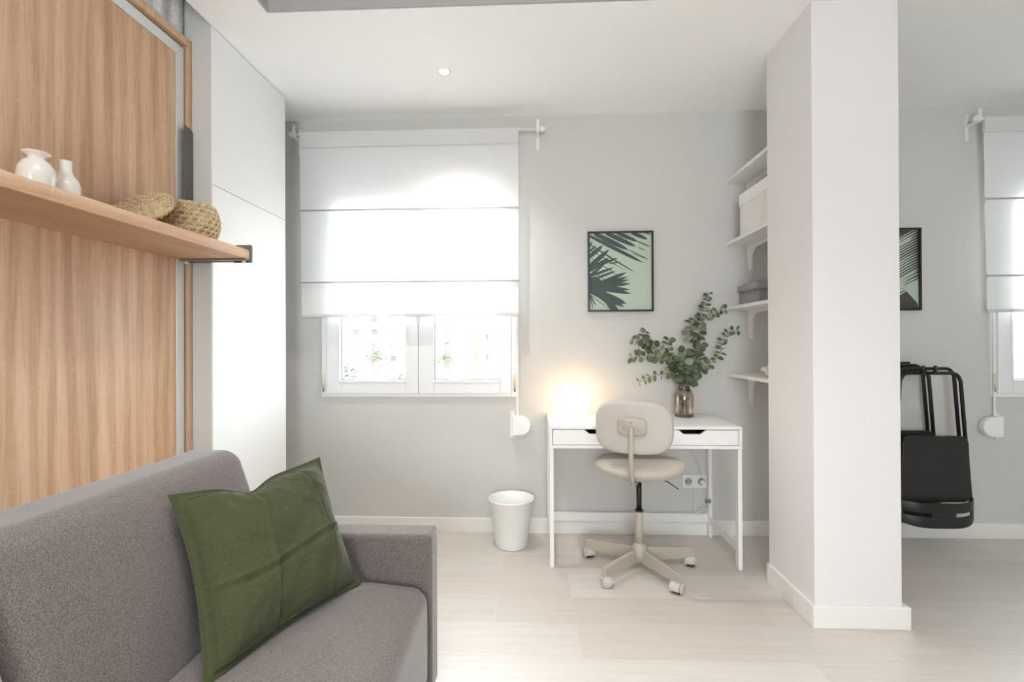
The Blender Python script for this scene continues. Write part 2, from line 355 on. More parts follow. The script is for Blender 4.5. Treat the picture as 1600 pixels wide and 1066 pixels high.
# windows
def window(name, cx, hinge):
    w = empty(name, (cx, 0, .85)); w['kind'] = 'structure'
    x0, x1, z0, z1 = cx-.622, cx+.622, .852, 2.13
    mb = MB()
    for bx in ((x0, x0+.036, z0, z1), (x1-.036, x1, z0, z1), (x0+.036, x1-.036, z0, z0+.022), (x0+.036, x1-.036, z1-.03, z1)):
        mb.box(bx[0], bx[1], -.012, .06, bx[2], bx[3])
    mb.build('window_frame', M_pvc, w, bevel=.003)
    for s in (-1, 1):
        a, b_ = (x0+.036, cx-.0015) if s < 0 else (cx+.0015, x1-.036)
        ga, gb = (cx-.499, cx-.081) if s < 0 else (cx+.099, cx+.514)
        zz0, zz1, g0, g1 = .874, 2.10, .957, 2.05
        sm = MB()
        for (p0, p1, q0, q1) in ((a, ga, zz0, zz1), (gb, b_, zz0, zz1), (ga, gb, zz0, g0), (ga, gb, g1, zz1)): sm.box(p0, p1, -.022, .045, q0, q1)
        sash = sm.build('sash', M_pvc, w, bevel=.004)
        bd = MB()
        for (p0, p1, q0, q1) in ((ga-.014, ga, g0-.014, g1+.014), (gb, gb+.014, g0-.014, g1+.014), (ga, gb, g0-.014, g0), (ga, gb, g1, g1+.014)): bd.box(p0, p1, -.026, -.0225, q0, q1)
        bd.build('glazing_bead', M_pvc, sash, bevel=.0015)
        gk = MB()
        for (p0, p1, q0, q1) in ((ga, ga+.004, g0, g1), (gb-.004, gb, g0, g1), (ga, gb, g0, g0+.004), (ga, gb, g1-.004, g1)): gk.box(p0, p1, .0, .03, q0, q1)
        gk.build('rubber_gasket', mat('grey_gasket', (.10, .10, .11, 1), .6), sash)
        MB().box(ga, gb, .014, .018, g0, g1).build('pane', M_glass, sash)
    MB().box(cx-.0015, cx+.0015, -.018, .04, .876, 2.1).build('sash_gap', mat('sash_gap_grey', (.25, .25, .26, 1), .7), w)
    for s in (-1, 1):
        x = cx-.607 if s < 0 else cx+.607
        hm = MB(); hm.cyl((x, -.022, .905), (x, -.022, .995), .0075); h = hm.build('hinge', M_cream, w)
        MB().cyl((x, -.022, .885), (x, -.022, .903), .005).build('hinge_pin', M_brk, h)
    h = MB(); h.box(cx-.002, cx+.028, -.032, -.022, 1.43, 1.50); h.cyl((cx+.013, -.032, 1.465), (cx+.013, -.062, 1.465), .011)
    h.box(cx+.001, cx+.025, -.075, -.058, 1.318, 1.477); h.build('handle', M_pvc, w, bevel=.005)
    return w
window('window_1', -.719, 0)
window('window_2', 3.375, 0)
# roller shutter boxes above the glass (vent rows show through the cloth)
for n_, cx in (('trim_2', -.719), ('trim_3', 3.375)):
    mb = MB().box(cx-.622, cx+.622, -.012, -.0005, 2.135, 2.36)
    for k in range(11):
        for j in (0, 1):
            for s in (-.31, .25): mb.box(cx+s-.16+k*.031, cx+s-.16+k*.031+.018, -.0135, -.0125, 2.19+.035*j, 2.198+.035*j, 1)
    tag(mb.build(n_, [M_pvc, M_dark]), kind='structure')

# ------------------------------------------------------------------ roman blinds
def blind(x0, x1, z0, z1, ribs, zh, label, first=None):
    y = -.08
    t = empty('roman_blind', ((x0+x1)/2, y, z1), label, 'window blind')
    # fabric sheet with slight waviness and a forward crease at each rib
    mb = MB(); nx, nz_ = 40, 90; vs = []; fs = []
    for j in range(nz_+1):
        z = z1+(z0-z1)*j/nz_
        for i in range(nx+1):
            u = i/nx; x = x0+(x1-x0)*u
            yy = y+.0025*math.sin(u*9+z*4)+.003*noise.noise(Vector((x*5, z*7, 1)))
            for rz in ribs: yy -= .007*math.exp(-((z-rz+.006)/.018)**2)
            if z > zh: yy = y
            tx = .010*(1-j/nz_) if False else 0
            vs.append((x+(.012*(z1-z)/(z1-z0))*(1 if u < .5 else -0.2)*abs(u-.5)*2, yy, z))
    for j in range(nz_):
        for i in range(nx): a = j*(nx+1)+i; fs.append((a, a+nx+1, a+nx+2, a+1))
    mb.add(vs, fs, 0, True); mb.build('blind_cloth', M_blind, t)
    hd = MB(); hd.box(x0, x1, y-.012, y+.012, zh, z1+.006); hd.build('header_casing', M_blind2, t, bevel=.005)
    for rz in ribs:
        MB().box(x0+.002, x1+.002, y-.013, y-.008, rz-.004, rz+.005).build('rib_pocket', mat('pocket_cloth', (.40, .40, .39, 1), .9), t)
    MB().box(x0+.012, x1-.003, y-.006, y+.004, z0-.004, z0+.016).build('bottom_hem', M_blind2, t, bevel=.002)
    rd = MB(); rl = x0-.035; rr = x1+.14
    rd.cyl((rl, y, z1-.004), (rr, y, z1-.004), .0085); rod = rd.build('rod', M_lacq, t)
    for x, d in ((rl, -1), (rr, 1)):
        f = MB(); f.lathe([(.0, 0), (.018, .0), (.019, .004), (.019, .020), (.013, .023), (.013, .028), (.016, .030), (.016, .036), (0, .038)], (0, 0, 0), 20, tf=lambda p, x=x, d=d: Vector((x+d*(p.z-.01), y+p.x, z1-.004+p.y)))
        f.build('finial', M_lacq, t)
    for x in (rl+.004, rr-.022):
        b_ = MB(); b_.box(x-.009, x+.009, -.006, 0, z1-.105, z1+.055); b_.box(x-.007, x+.007, y-.016, -.004, z1-.028, z1-.014); b_.cyl((x-.008, y, z1-.004), (x+.008, y, z1-.004), .015)
        b_.box(x-.009, x+.009, y-.018, y-.008, z1-.02, z1+.048)
        b_.build('rod_bracket', M_lacq, t, bevel=.002)
    return t
blind(-1.448, -.080, 1.360, 2.503, (2.018, 1.570), 2.41, 'white roman blind half lowered over the window left of the desk')
blind(2.662, 4.03, 1.362, 2.506, (2.026, 1.573), 2.42, 'white roman blind over the window at the right, behind the pillar')

# shutter tapes and tape winders
def winder(xt, d, label):
    t = empty('strap_winder', (xt, 0, .60), label, 'shutter strap winder', 'shutter strap winders under the windows')
    # flat back plate with ears and a D shaped housing
    x0 = xt-d*.035
    hp = [(0, 0), (0, .128)]+[(.055+.062*math.sin(a), .064+.060*math.cos(a)) for a in [PI*k/12 for k in range(13)]]
    mb = MB().prism([(x0+d*a, .612+b_) for a, b_ in (hp if d > 0 else hp)], -.045, -.006, lambda a, b_, c: Vector((a, c, b_)))
    mb.build('housing', M_bin, t, bevel=.006)
    p = MB(); p.box(min(x0-d*.012, x0+d*.014), max(x0-d*.012, x0+d*.014), -.007, -.0005, .592, .762); pl = p.build('mounting_plate', M_bin, t, bevel=.003)
    for z in (.600, .753): MB().cyl((x0, -.007, z), (x0, -.0095, z), .0035).build('screw', M_screw, pl)
    MB().box(xt-.007, xt+.007, -.0235, -.022, .735, 1.36).build('strap', mat('white_strap_weave', (.80, .80, .77, 1), .9), t)
    return t
winder(-.095, 1, 'white strap winder on the wall between the left window and the desk')
winder(2.765, -1, 'white strap winder on the wall below the right window, right of the folding chairs')

# ------------------------------------------------------------------ wall bed (oak cabinet, left)
bed = empty('wall_bed', (-1.78, -2.0, 0), 'oak fronted folding wall bed with aluminium edging behind the sofa', 'wall bed')
YR = -.94      # right end of the cabinet (towards the window)
YN = -3.15
MB().box(-1.565, -1.538, YN+.1, -1.028, .06, 2.452).build('door_panel', M_oakz, bed)
al = MB(); al.prism([(-1.028, .06), (-.981, .06), (-.981, 2.498), (-1.028, 2.452)], -1.565, -1.535, lambda a, b_, c: Vector((c, a, b_)))
al.prism([(YN+.1, 2.453), (-1.0285, 2.453), (-.982, 2.4985), (YN+.1, 2.4985)], -1.565, -1.535, lambda a, b_, c: Vector((c, a, b_)))
al.build('aluminium_edging', M_alu, bed, bevel=.001)
fr = MB(); fr.box(-2.04, -1.52, -.972, YR, 0, 2.545); fr.box(-2.04, -1.52, YN, -.972, 2.512, 2.545); fr.box(-2.04, -1.52, YN, YN+.035, 0, 2.512)
fr.build('oak_frame', wood('oak_frame_laminate', 'z', (srgb(208, 172, 140), srgb(218, 184, 154), srgb(226, 196, 168))), bed, bevel=.001)
ar = MB(); prof = [(-1.004, 1.56), (-.938, 1.56), (-.938, 2.105)]+[(-1.004+.066*math.cos(a), 2.105+.045*math.sin(a)) for a in [PI/2*k/8 for k in range(1, 9)]]
ar.prism(prof, -1.519, -1.512, lambda a, b_, c: Vector((c, a, b_))); ar.build('hinge_arm', M_armg, bed, bevel=.001)
sh = MB().box(-1.537, -1.228, YN+.15, -1.0, 1.5597, 1.5988).build('shelf', M_oaky, bed, bevel=.001)
br = MB(); br.box(-1.51, -1.232, -.999, -.995, 1.548, 1.590)
br.prism([(-1.30, 1.545), (-1.218, 1.545), (-1.218, 1.617), (-1.224, 1.623), (-1.29, 1.623), (-1.30, 1.60)], -.999, -.994, lambda a, b_, c: Vector((a, c, b_)))
br.box(-1.52, -1.228, -1.03, -.999, 1.552, 1.5590)
br.build('end_bracket', M_brk, sh, bevel=.001)
for x in (-1.245, -1.50): MB().cyl((x, -1.016, 1.540), (x, -1.016, 1.552), .008).build('bracket_stud', M_alu, sh)
# space over the bed closed by a ribbed white fabric
cm = MB(); n1, n2 = 220, 10; vs = []; fs = []
for i in range(n1+1):
    y = YN+(YR-.018-YN)*i/n1
    for j in range(n2+1):
        z = 2.546+(2.925-2.546)*j/n2
        vs.append((-1.545+.010*math.sin(i*.62)+.006*math.sin(i*.17), y, z))
for i in range(n1):
    for j in range(n2): a = i*(n2+1)+j; fs.append((a, a+n2+1, a+n2+2, a+1))
cm.add(vs, fs, 0, True)
M_net = fabric('grey_white_ribbed_cloth', srgb(205, 205, 207), srgb(240, 240, 242), 260, sheen=0, bump=.5)
o = cm.build('pleated_curtain', M_net, solid=.002); tag(o, 'grey white pleated fabric closing the gap between the oak wall bed and the ceiling', 'curtain')

# ------------------------------------------------------------------ tall white cabinet beside the window
tc_ = empty('tall_cabinet', (-1.72, -.63, 0), 'tall white cabinet reaching the ceiling between the oak wall bed and the window', 'cabinet')
MB().box(-2.04, -1.4445, -.935, -.30, 0, 2.615).build('carcass', M_unit, tc_, bevel=.001)
MB().box(-1.4435, -1.4265, -.95, -.30, .06, 1.9045).build('lower_door', M_unit, tc_, bevel=.001)
MB().box(-1.4435, -1.4265, -.95, -.30, 1.9075, 2.612).build('upper_door', M_unit, tc_, bevel=.001)
MB().box(-1.518, -1.432, -.9535, -.9415, 0, 2.925).box(-1.60, -1.518, -.9535, -.9415, 2.548, 2.925).build('filler_strip', M_strip, tc_, bevel=.001)

# ------------------------------------------------------------------ sofa
sf = empty('sofa', (-.85, -2.27, 0), 'grey brown fabric sofa standing in front of the oak wall bed', 'sofa')
AX = -.323; AT = .58
def arm(y0, y1):
    def tf(v): return Vector((v.x+(-1.30+AX)/2, v.y+(y0+y1)/2, v.z+(.07+AT)/2))
    a = MB().puffy((AX+1.30)/2, (y1-y0)/2, (AT-.07)/2, .014, 6, (0, 0, 0), tf=tf).build('arm', M_sofa, sf)
    s = MB()
    for y in (y0+.012, y1-.012):
        s.tube([(AX-.004, y, .08), (AX-.004, y, AT-.012)], .0022, 6); s.tube([(-1.29, y, AT-.003), (AX-.012, y, AT-.003)], .0022, 6)
    s.build('seam_piping', M_sofa, a)
arm(-1.54, -1.438); arm(-3.17, -3.065)
for k in range(2):
    y1 = -1.543-k*.76; y0 = y1-.755
    def tf(v):
        return Vector((v.x-.60, v.y+(y0+y1)/2, v.z+.282))
    def tfs(v):
        # seat: top falls gently to the front edge
        p = tf(v); return Vector((p.x, p.y, p.z-max(0, (v.x-.10))*.10 if v.z > 0 else p.z))
    MB().puffy(.272, .377, .166, .05, 14, (.006, 0, .014), tf=tfs, nz=lambda v: Vector((0, 0, .002*noise.noise(v*9)))).build('seat_cushion', M_sofa, sf)
    def tfb(v):
        # back cushion leans backwards
        z = v.z+.642; x = v.x-1.012+(.83-z)*.335+.0; return Vector((x, v.y+(y0+y1)/2+.03*0, z))
    MB().puffy(.085, .377, .215, .042, 14, (.022, 0, .0), tf=tfb, nz=lambda v: Vector((.003*noise.noise(v*6), 0, .003*noise.noise(v*5+Vector((3, 0, 0)))))).build('back_cushion', M_sofa, sf)
MB().puffy(.44, .758, .02, .008, 6, tf=lambda v: v+Vector((-.80, -2.300, .092))).build('base', M_sofa, sf)
MB().puffy(.11, .758, .26, .02, 6, tf=lambda v: v+Vector((-1.19, -2.300, .435))).build('back_frame', M_sofa, sf)
for x in (-.38, -1.25):
    for y in (-1.49, -3.12): MB().cyl((x, y, 0), (x, y, .072), .018, .022, 16).build('leg', M_armg, sf)

# green cushion
TL, TR, BR, BL = Vector((-.885, -1.932, .826)), Vector((-.712, -1.475, .813)), Vector((-.528, -1.600, .455)), Vector((-.702, -2.072, .452))
cen = (TL+TR+BR+BL)/4; nrm = (TR-TL).cross(BL-TL).normalized()
if nrm.x < 0: nrm = -nrm
N = 110; vs = []; fs = []; uvs = []
def pil(u, v, side):
    p = TL*(1-u)*(1-v)+TR*u*(1-v)+BR*u*v+BL*(1-u)*v
    du, dv = 2*u-1, 2*v-1
    # outline: sides pull in, top edge sags between its corners
    p = p+(cen-p)*.10*((1-du*du)*abs(dv)**3+(1-dv*dv)*abs(du)**3)*.9
    p = p+(BL-TL).normalized()*.030*math.exp(-((u-.42)/.13)**2)*max(0, 1-v*4)
    m_ = .055; uu = (abs(du)-0)/(1-m_); vv = abs(dv)/(1-m_)
    h = 0
    if uu < 1 and vv < 1: h = ((1-uu**2.6)*(1-vv**2.6))**.55
    t = .080*h+.0018
    # pressed creases and slack wrinkles
    cr = .55+.9*abs(noise.noise(Vector((u*4, v*4, 7))))*2
    w = cr*.0048*math.exp(-((u-.36-.02*math.sin(v*5))/.011)**2)-.004*math.exp(-((u-.39-.02*math.sin(v*5))/.014)**2)+.005*math.exp(-((u-.72-.03*math.sin(v*4))/.011)**2)-.004*math.exp(-((u-.75-.03*math.sin(v*4))/.014)**2)+.005*math.exp(-((v-.56-.03*math.sin(u*6))/.012)**2)-.004*math.exp(-((v-.60-.03*math.sin(u*6))/.014)**2)
    w += .016*noise.noise(Vector((u*3.5, v*3.5, side*5)))+.006*noise.noise(Vector((u*9+v*4, v*6, side*3)))+.004*noise.noise(Vector(((u+v)*2, (u-v)*14, 2)))*math.exp(-((v-.05)/.25)**2)
    t += w*min(1, h*2.5)
    return p+nrm*t*side
for side in (1, -1):
    for j in range(N+1):
        for i in range(N+1): vs.append(pil(i/N, j/N, side)); uvs.append((i/N, j/N))
K = (N+1)**2
for j in range(N):
    for i in range(N):
        a = j*(N+1)+i; fs.append((a, a+1, a+N+2, a+N+1)); fs.append((K+a, K+a+N+1, K+a+N+2, K+a+1))
for i in range(N):
    for (a, b_) in ((i, i+1), (N*(N+1)+i+1, N*(N+1)+i), ((i+1)*(N+1), i*(N+1)), (i*(N+1)+N, (i+1)*(N+1)+N)): fs.append((a, K+a, K+b_, b_))
base_ = Vector((cen.x, cen.y, .45))
o = MB().add(vs, fs, 0, True).build('throw_cushion', M_green, loc=tuple(base_))
uvl = o.data.uv_layers.new(name='UVMap')
for l in o.data.loops: uvl.data[l.index].uv = uvs[l.vertex_index]
tag(o, 'olive green square cotton cushion leaning in the corner of the grey sofa', 'cushion')
# stitched line inside the flange
sm_ = MB()
pts = []
m_ = .045
for (a, b_) in ((m_, m_), (1-m_, m_), (1-m_, 1-m_), (m_, 1-m_)): pts.append((a, b_))
line = []
for k in range(4):
    a, b_ = pts[k], pts[(k+1) % 4]
    for t in range(24): line.append(pil(a[0]+(b_[0]-a[0])*t/24, a[1]+(b_[1]-a[1])*t/24, 1)+nrm*.0005)
so = MB().tube(line, .0013, 6, closed=True)
so.v = [tuple(Vector(v)-base_) for v in so.v]
s_ = so.build('flange_seam', M_green); s_.parent = o

# ------------------------------------------------------------------ things on the oak shelf
SZ = 1.5988
def vase_o(name, prof, x, y, label, tilt=0):
    mb = MB().lathe(prof, (x, y, SZ+.0005), 40, cap0=True)
    o = mb.build(name, M_ceram, loc=(x, y, SZ), solid=0); tag(o, label, 'vase'); return o
vase_o('ceramic_vase', [(.018, 0), (.030, .006), (.039, .026), (.0425, .050), (.040, .074), (.031, .093), (.020, .101), (.0175, .106), (.021, .111), (.030, .1155), (.0325, .118), (.031, .120), (.020, .115), (.013, .108), (.013, .08)], -1.36, -1.797, 'round white ceramic vase with a wide flat lip on the oak shelf')
vase_o('ceramic_vase', [(.026, 0), (.031, .006), (.0345, .030), (.035, .054), (.031, .070), (.022, .084), (.016, .096), (.0148, .112), (.016, .128), (.0138, .1295), (.0115, .12), (.0115, .09)], -1.36, -1.711, 'small white ceramic vase with a plain narrow neck, beside the wide lipped vase')
# seagrass basket
def coil_stitches(mb, prof_r, z_of, nrow, x, y, z0, ns=26, tf=None):
    for i in range(nrow):
        for k in range(ns):
            a0 = 2*PI*(k+(i % 2)*.5)/ns
            pts = []
            for t in range(5):
                f = t/4; a = a0+.12*f*1.6; rr, zz = prof_r(i-.5+f+.0)
                pts.append((x+(rr+.0115)*math.cos(a), y+(rr+.0115)*math.sin(a), z0+zz))
            mb.tube(pts, .0022, 5, 1, tf=tf)
bx, by = -1.385, -1.187
def bprof(i):
    t = (i+.5)/7; return (.098+.016*math.sin(PI*max(0, min(1, t))), .018+.132*t*.97)
mb = MB()
for i in range(7):
    rr, zz = bprof(i)
    mb.tube([(bx+rr*math.cos(2*PI*k/48), by+rr*math.sin(2*PI*k/48), SZ+zz-.004) for k in range(48)], .0118, 8, 0, closed=True)
mb.lathe([(0, .004), (.094, .004), (.1, .012), (.1, .13), (.098, .13), (.09, .012), (0, .012)], (bx, by, SZ), 40)
coil_stitches(mb, bprof, None, 7, bx, by, SZ-.004)
o = mb.build('seagrass_basket', [M_grass1, M_grass2], loc=(bx, by, SZ)); tag(o, 'round seagrass basket with pale diamond stitching at the right end of the oak shelf', 'basket')
# lid leaning on the basket
lc = Vector((-1.385, -1.402, SZ+.079)); Rm = Matrix.Rotation(math.radians(44), 4, 'X')
def ltf(p): return Rm @ Vector(p)+lc
mb = MB()
for i in range(7):
    rr = .012+i*.0132
    mb.tube([(rr*math.cos(2*PI*k/40), rr*math.sin(2*PI*k/40), 0) for k in range(40)], .0085, 7, 0, closed=True, tf=ltf)
    ns = max(5, int(4+i*3.4))
    for k in range(ns):
        a = 2*PI*(k+.5*(i % 2))/ns
        mb.tube([((rr+d)*math.cos(a+d*6), (rr+d)*math.sin(a+d*6), .0085-abs(d)*.25) for d in (-.009, -.004, 0, .004, .009)], .0018, 5, 1, tf=ltf)
mb.tube([(.096*math.cos(2*PI*k/40), .096*math.sin(2*PI*k/40), -.008) for k in range(40)], .009, 7, 0, closed=True, tf=ltf)
for k in range(30):
    a = 2*PI*k/30; mb.tube([(.103*math.cos(a+d*8), .103*math.sin(a+d*8), d*1.2-.006) for d in (-.01, 0, .01)], .0018, 5, 1, tf=ltf)
o = mb.build('basket_lid', [M_grass1, M_grass2], loc=tuple(lc)); tag(o, 'round seagrass basket lid leaning against the woven basket on the oak shelf', 'basket lid')

# ------------------------------------------------------------------ desk
DX0, DX1, DY0, DY1, DH = .0866, 1.0866, -.486, -.012, .75
dk = empty('desk', (.5866, -.25, 0), 'white desk with two drawers and thin metal legs against the grey wall', 'desk')
MB().box(DX0, DX1, DY0, DY1, DH-.016, DH).build('desk_top', M_lacq, dk, bevel=.0015)
ap = MB(); ap.box(DX0, DX0+.016, DY0, DY1, .633, DH-.0165); ap.box(DX1-.016, DX1, DY0, DY1, .633, DH-.0165); ap.box(DX0+.016, DX1-.016, DY0, DY1, .633, .650); ap.box(DX0+.016, DX1-.016, DY1-.012, DY1, .65, DH-.0165)
ap.box(.580, .593, DY0+.002, DY1-.02, .650, DH-.0165)
ap.build('drawer_housing', M_lacq, dk, bevel=.001)
for k in range(2):
    a = DX0+.019 if k == 0 else .5955; b_ = .5775 if k == 0 else DX1-.019
    c = (a+b_)/2; w = .074; z1 = .7305; z0 = .6525
    # front panel with a scooped finger pull in its top edge
    pl = [(a, z0), (b_, z0), (b_, z1), (c+w, z1)]
    pl += [(c+w-.034*t, z1-.021*(3*t*t-2*t**3)) for t in [i/8 for i in range(1, 9)]]
    pl += [(c-w+.034*t, z1-.021*(3*t*t-2*t**3)) for t in [i/8 for i in range(8, 0, -1)]]
    pl += [(c-w, z1), (a, z1)]
    d = MB().prism(pl, DY0+.001, DY0+.017, lambda p, q, r_: Vector((p, r_, q))).build('drawer', M_lacq, dk, bevel=.0008)
    MB().box(a+.01, b_-.01, DY0+.02, DY1-.05, z0+.003, z0+.01).box(a+.01, a+.02, DY0+.02, DY1-.05, z0+.01, z1-.012).box(b_-.02, b_-.01, DY0+.02, DY1-.05, z0+.01, z1-.012).build('drawer_box', mat('drawer_inside_grey', (.10, .09, .085, 1), .8), d)
LW, LD = .021, .042
for x in (DX0+.001, DX1-.001-LW):
    for y in (DY0+.001, DY1-LD-.001): 
        leg = MB().box(x, x+LW, y, y+LD, .004, .632).build('leg', M_lacq, dk, bevel=.0015)
        MB().box(x+.003, x+LW-.003, y+.004, y+LD-.004, 0, .004).build('foot', mat('grey_glide', (.5, .5, .5, 1), .6), leg)
    MB().box(x+.003, x+LW-.003, DY0+LD+.001, DY1-LD-.002, .090, .134).build('side_stretcher', M_lacq, dk, bevel=.0015)
    MB().prism([(DY0+LD+.001, .632), (DY0+LD+.001, .60), (DY0+LD+.012, .622), (DY0+LD+.035, .632)], x+.003, x+LW-.003, lambda p, q, r_: Vector((r_, p, q))).build('corner_brace', M_lacq, dk)
MB().box(DX0+LW+.001, DX1-LW-.001, DY1-.026, DY1-.004, .090, .142).build('rear_stretcher', M_lacq, dk, bevel=.0015)

# globe lamp
lx, ly = .254, -.140
lamp = empty('globe_lamp', (lx, ly, DH), 'glowing white glass globe lamp on the left end of the desk', 'lamp')
MB().lathe([(0, 0), (.042, 0), (.043, .003), (.042, .010), (.034, .012), (0, .012)], (lx, ly, DH+.0005), 32).build('lamp_base', M_lacq, lamp)
M_globe = mat('lit_opal_glass', (.9, .88, .84, 1), .3, emit=((1.0, .66, .36, 1), 2.4))
R_ = .0885
MB().lathe([(R_*math.sin(a), R_*(1-math.cos(a))+.008) for a in [PI*(.13+.87*k/24) for k in range(25)]], (lx, ly, DH), 40, cap0=True).build('glass_globe', M_globe, lamp)

# glass vase
vx, vy = .893, -.140
vprof = [(.0, .003), (.046, .003), (.053, .010), (.055, .02), (.055, .120), (.052, .138), (.043, .155), (.034, .164), (.031, .170), (.031, .186), (.034, .188), (.034, .192)]
vz = empty('glass_vase', (vx, vy, DH), 'smoky glass bottle vase with rounded shoulders on the right half of the desk', 'vase')
MB().lathe(vprof, (vx, vy, DH), 40).build('bottle', M_vglass, vz)
MB().lathe([(.0, .001), (.050, .001), (.054, .008), (.052, .012), (0, .012)], (vx, vy, DH), 40).build('thick_base', thin_glass('thick_glass_base', (.55, .5, .42, 1), .15), vz)
MB().lathe([(.033, .186), (.0355, .190), (.033, .194)], (vx, vy, DH), 40).build('rim', M_vglass, vz)
# eucalyptus branches
def q(zx, zy, dy=0):
    px = 960+zx/4.845; py = 440+zy/4.845; s = 260.0
    return Vector(((px-832)/s, vy+dy, 1.192-(py-535)/s))
def branch(paths, label, leaf=.019, seed=1, dens=.021):
    rnd = random.Random(seed)
    root = empty('eucalyptus_branch', (vx, vy, DH+.02), label, 'plant', 'eucalyptus branches in the glass vase')
    st = MB(); lv = MB()
    for pi, P in enumerate(paths):
        C = catmull(P, 8); m = len(C)
        st.tube(C, [.0022*(1-.6*i/m)+.0005 for i in range(m)], 6)
        acc = 0; side = 1
        for i in range(1, m):
            acc += (C[i]-C[i-1]).length
            if acc < dens or C[i].z < DH+.198 and rnd.random() < .75: continue
            if C[i].z < DH+.198 and (Vector((C[i].x-vx, C[i].y-vy, 0)).length > .02): continue
            acc = 0
            t = (C[i]-C[i-1]).normalized(); fr_ = i/m
            for sgn in (1, -1):
                R0 = leaf*(1.18-.45*fr_)*rnd.uniform(.72, 1.2)
                if C[i].z < DH+.198: R0 *= .6
                ax = t.cross(Vector((rnd.uniform(-.5, .5), -1, rnd.uniform(-.4, .4)))).normalized()*sgn
                d = (ax+t*rnd.uniform(.0, .8)+Vector((0, rnd.uniform(-.5, .5), rnd.uniform(-.45, .1)))).normalized()
                n_ = d.cross(t+Vector((rnd.uniform(-1, 1), rnd.uniform(-1, 1), rnd.uniform(-1, 1)))*1.5).normalized(); w_ = n_.cross(d)
                c0 = C[i]+d*.004; pts = [c0]
                K_ = 10; out = []
                for k in range(K_+1):
                    a = PI*k/K_; 
                    out.append((R0*(1-math.cos(a)), R0*.88*math.sin(a)**.85))
                ring = [c0+d*a+w_*b_+n_*(abs(b_)*.28+ a*a*6*rnd.uniform(.2, .6)*.5) for a, b_ in out]+[c0+d*a-w_*b_+n_*(abs(b_)*.28+a*a*3*.5) for a, b_ in reversed(out[1:-1])]
                mid = c0+d*R0
                vv = ring+[mid-n_*.0005]
                nn = len(ring); lv.add(vv, [(k, (k+1) % nn, nn) for k in range(nn)], 0, True)
    st.build('stem', M_stem, root); lv.build('leaves', M_leaf, root)
V0 = lambda dx=0, dy=0: Vector((vx+dx, vy+dy, DH+.02))
VN = lambda dx=0, dy=0: Vector((vx+dx, vy+dy, DH+.195))
branch([[V0(.02, .01), VN(-.012, 0), q(480, 660, .0), q(360, 545, -.02), q(230, 470, -.02), q(100, 435, -.03)], [q(360, 545, -.02), q(300, 560, -.02), q(200, 560, -.04), q(105, 572, -.05)], [q(290, 505, -.02), q(220, 450, .01), q(235, 375, .01)]], 'eucalyptus branch reaching far up to the left, under the framed picture', .021, 3)
branch([[V0(.01, -.01), VN(-.014, -.01), q(430, 690, -.03), q(330, 695, -.05), q(250, 712, -.06), q(158, 752, -.07)]], 'low eucalyptus branch with few leaves pointing left above the chair', .017, 5, .034)
branch([[V0(-.02, .0), VN(.006, .008), q(560, 600, .02), q(645, 480, .04), q(570, 410, .05), q(575, 320, .05), q(650, 260, .05), q(690, 170, .05), q(715, 90, .05)], [q(640, 460, .03), q(640, 330, .04), q(700, 275, .03), q(740, 240, .02), q(820, 215, .02)]], 'tallest eucalyptus branch curling up beside the wall shelves', .018, 8, .019)
branch([[V0(-.02, .01), VN(.012, 0), q(600, 690, 0), q(700, 620, 0), q(770, 545, .0), q(785, 460, .0), q(840, 385, .0), q(915, 380, -.02)]], 'eucalyptus branch arching out to the right towards the wall shelves', .017, 11, .024)
branch([[V0(0, 0), VN(0, -.01), q(500, 640, -.03), q(495, 560, -.04), q(505, 510, -.04)], [q(500, 680, -.03), q(540, 640, -.04), q(600, 500, -.03)]], 'short leafy eucalyptus branch upright in the middle of the bunch', .024, 14, .017)
branch([[V0(-.01, .02), VN(.004, .01), q(440, 640, .02), q(400, 520, .02), q(405, 430, .02)], [q(450, 660, .02), q(420, 600, .0), q(340, 590, -.01)]], 'medium eucalyptus branch rising just left of the middle of the bunch', .020, 21, .024)
branch([[V0(-.01, -.01), VN(.012, -.012), q(560, 720, -.03), q(600, 640, -.03), q(620, 560, -.02)], [VN(.005, -.01), q(560, 740, -.05), q(590, 750, -.06)]], 'short eucalyptus branch leaning right over the vase shoulder', .022, 27, .02)

# ------------------------------------------------------------------ office chair
cx, cy = .557, -.470
oc = empty('office_chair', (cx, cy, 0), 'beige swivel office chair with castors pulled up to the white desk', 'office chair')
th = math.radians(-19.5)     # chair faces the desk, turned a little
cR = Matrix.Rotation(th, 4, 'Z')
def ct(p): return cR @ Vector(p)+Vector((cx, cy, 0))
def superring(hx, hy, e, n=56):
    out = []
    for k in range(n):
        a = 2*PI*k/n; c, s = math.cos(a), math.sin(a)
        out.append((hx*math.copysign(abs(c)**(2/e), c), hy*math.copysign(abs(s)**(2/e), s)))
    return out
def loft(mb, rings, fn, mi=0):
    n = len(rings[0][0]); vs = []; fs = []
    for pl, d in rings:
        for a, b_ in pl: vs.append(fn(a, b_, d))
    for i in range(len(rings)-1):
        for k in range(n): fs.append((i*n+k, i*n+(k+1) % n, (i+1)*n+(k+1) % n, (i+1)*n+k))
    fs.append(tuple(reversed(range(n)))); fs.append(tuple((len(rings)-1)*n+k for k in range(n)))
    return mb.add(vs, fs, mi, True)
# seat
rg = []
for (s_, z) in ((.30, 0), (.62, .0), (.80, .006), (.92, .018), (.985, .034), (1, .046), (.985, .058), (.93, .069), (.80, .076), (.55, .079), (.2, .080)): rg.append((superring(.228*s_, .215*s_, 2.5), z))
loft(MB(), rg, lambda a, b_, d: ct((a, b_+.01, .497+d+(.006*abs(a/.2)**2)-.010*max(0, b_/.2)))).build('seat', M_beige, oc)
MB().box(-.07, .07, -.09, .09, .478, .4965, tf=ct).build('seat_plate', M_beigem, oc, bevel=.004)
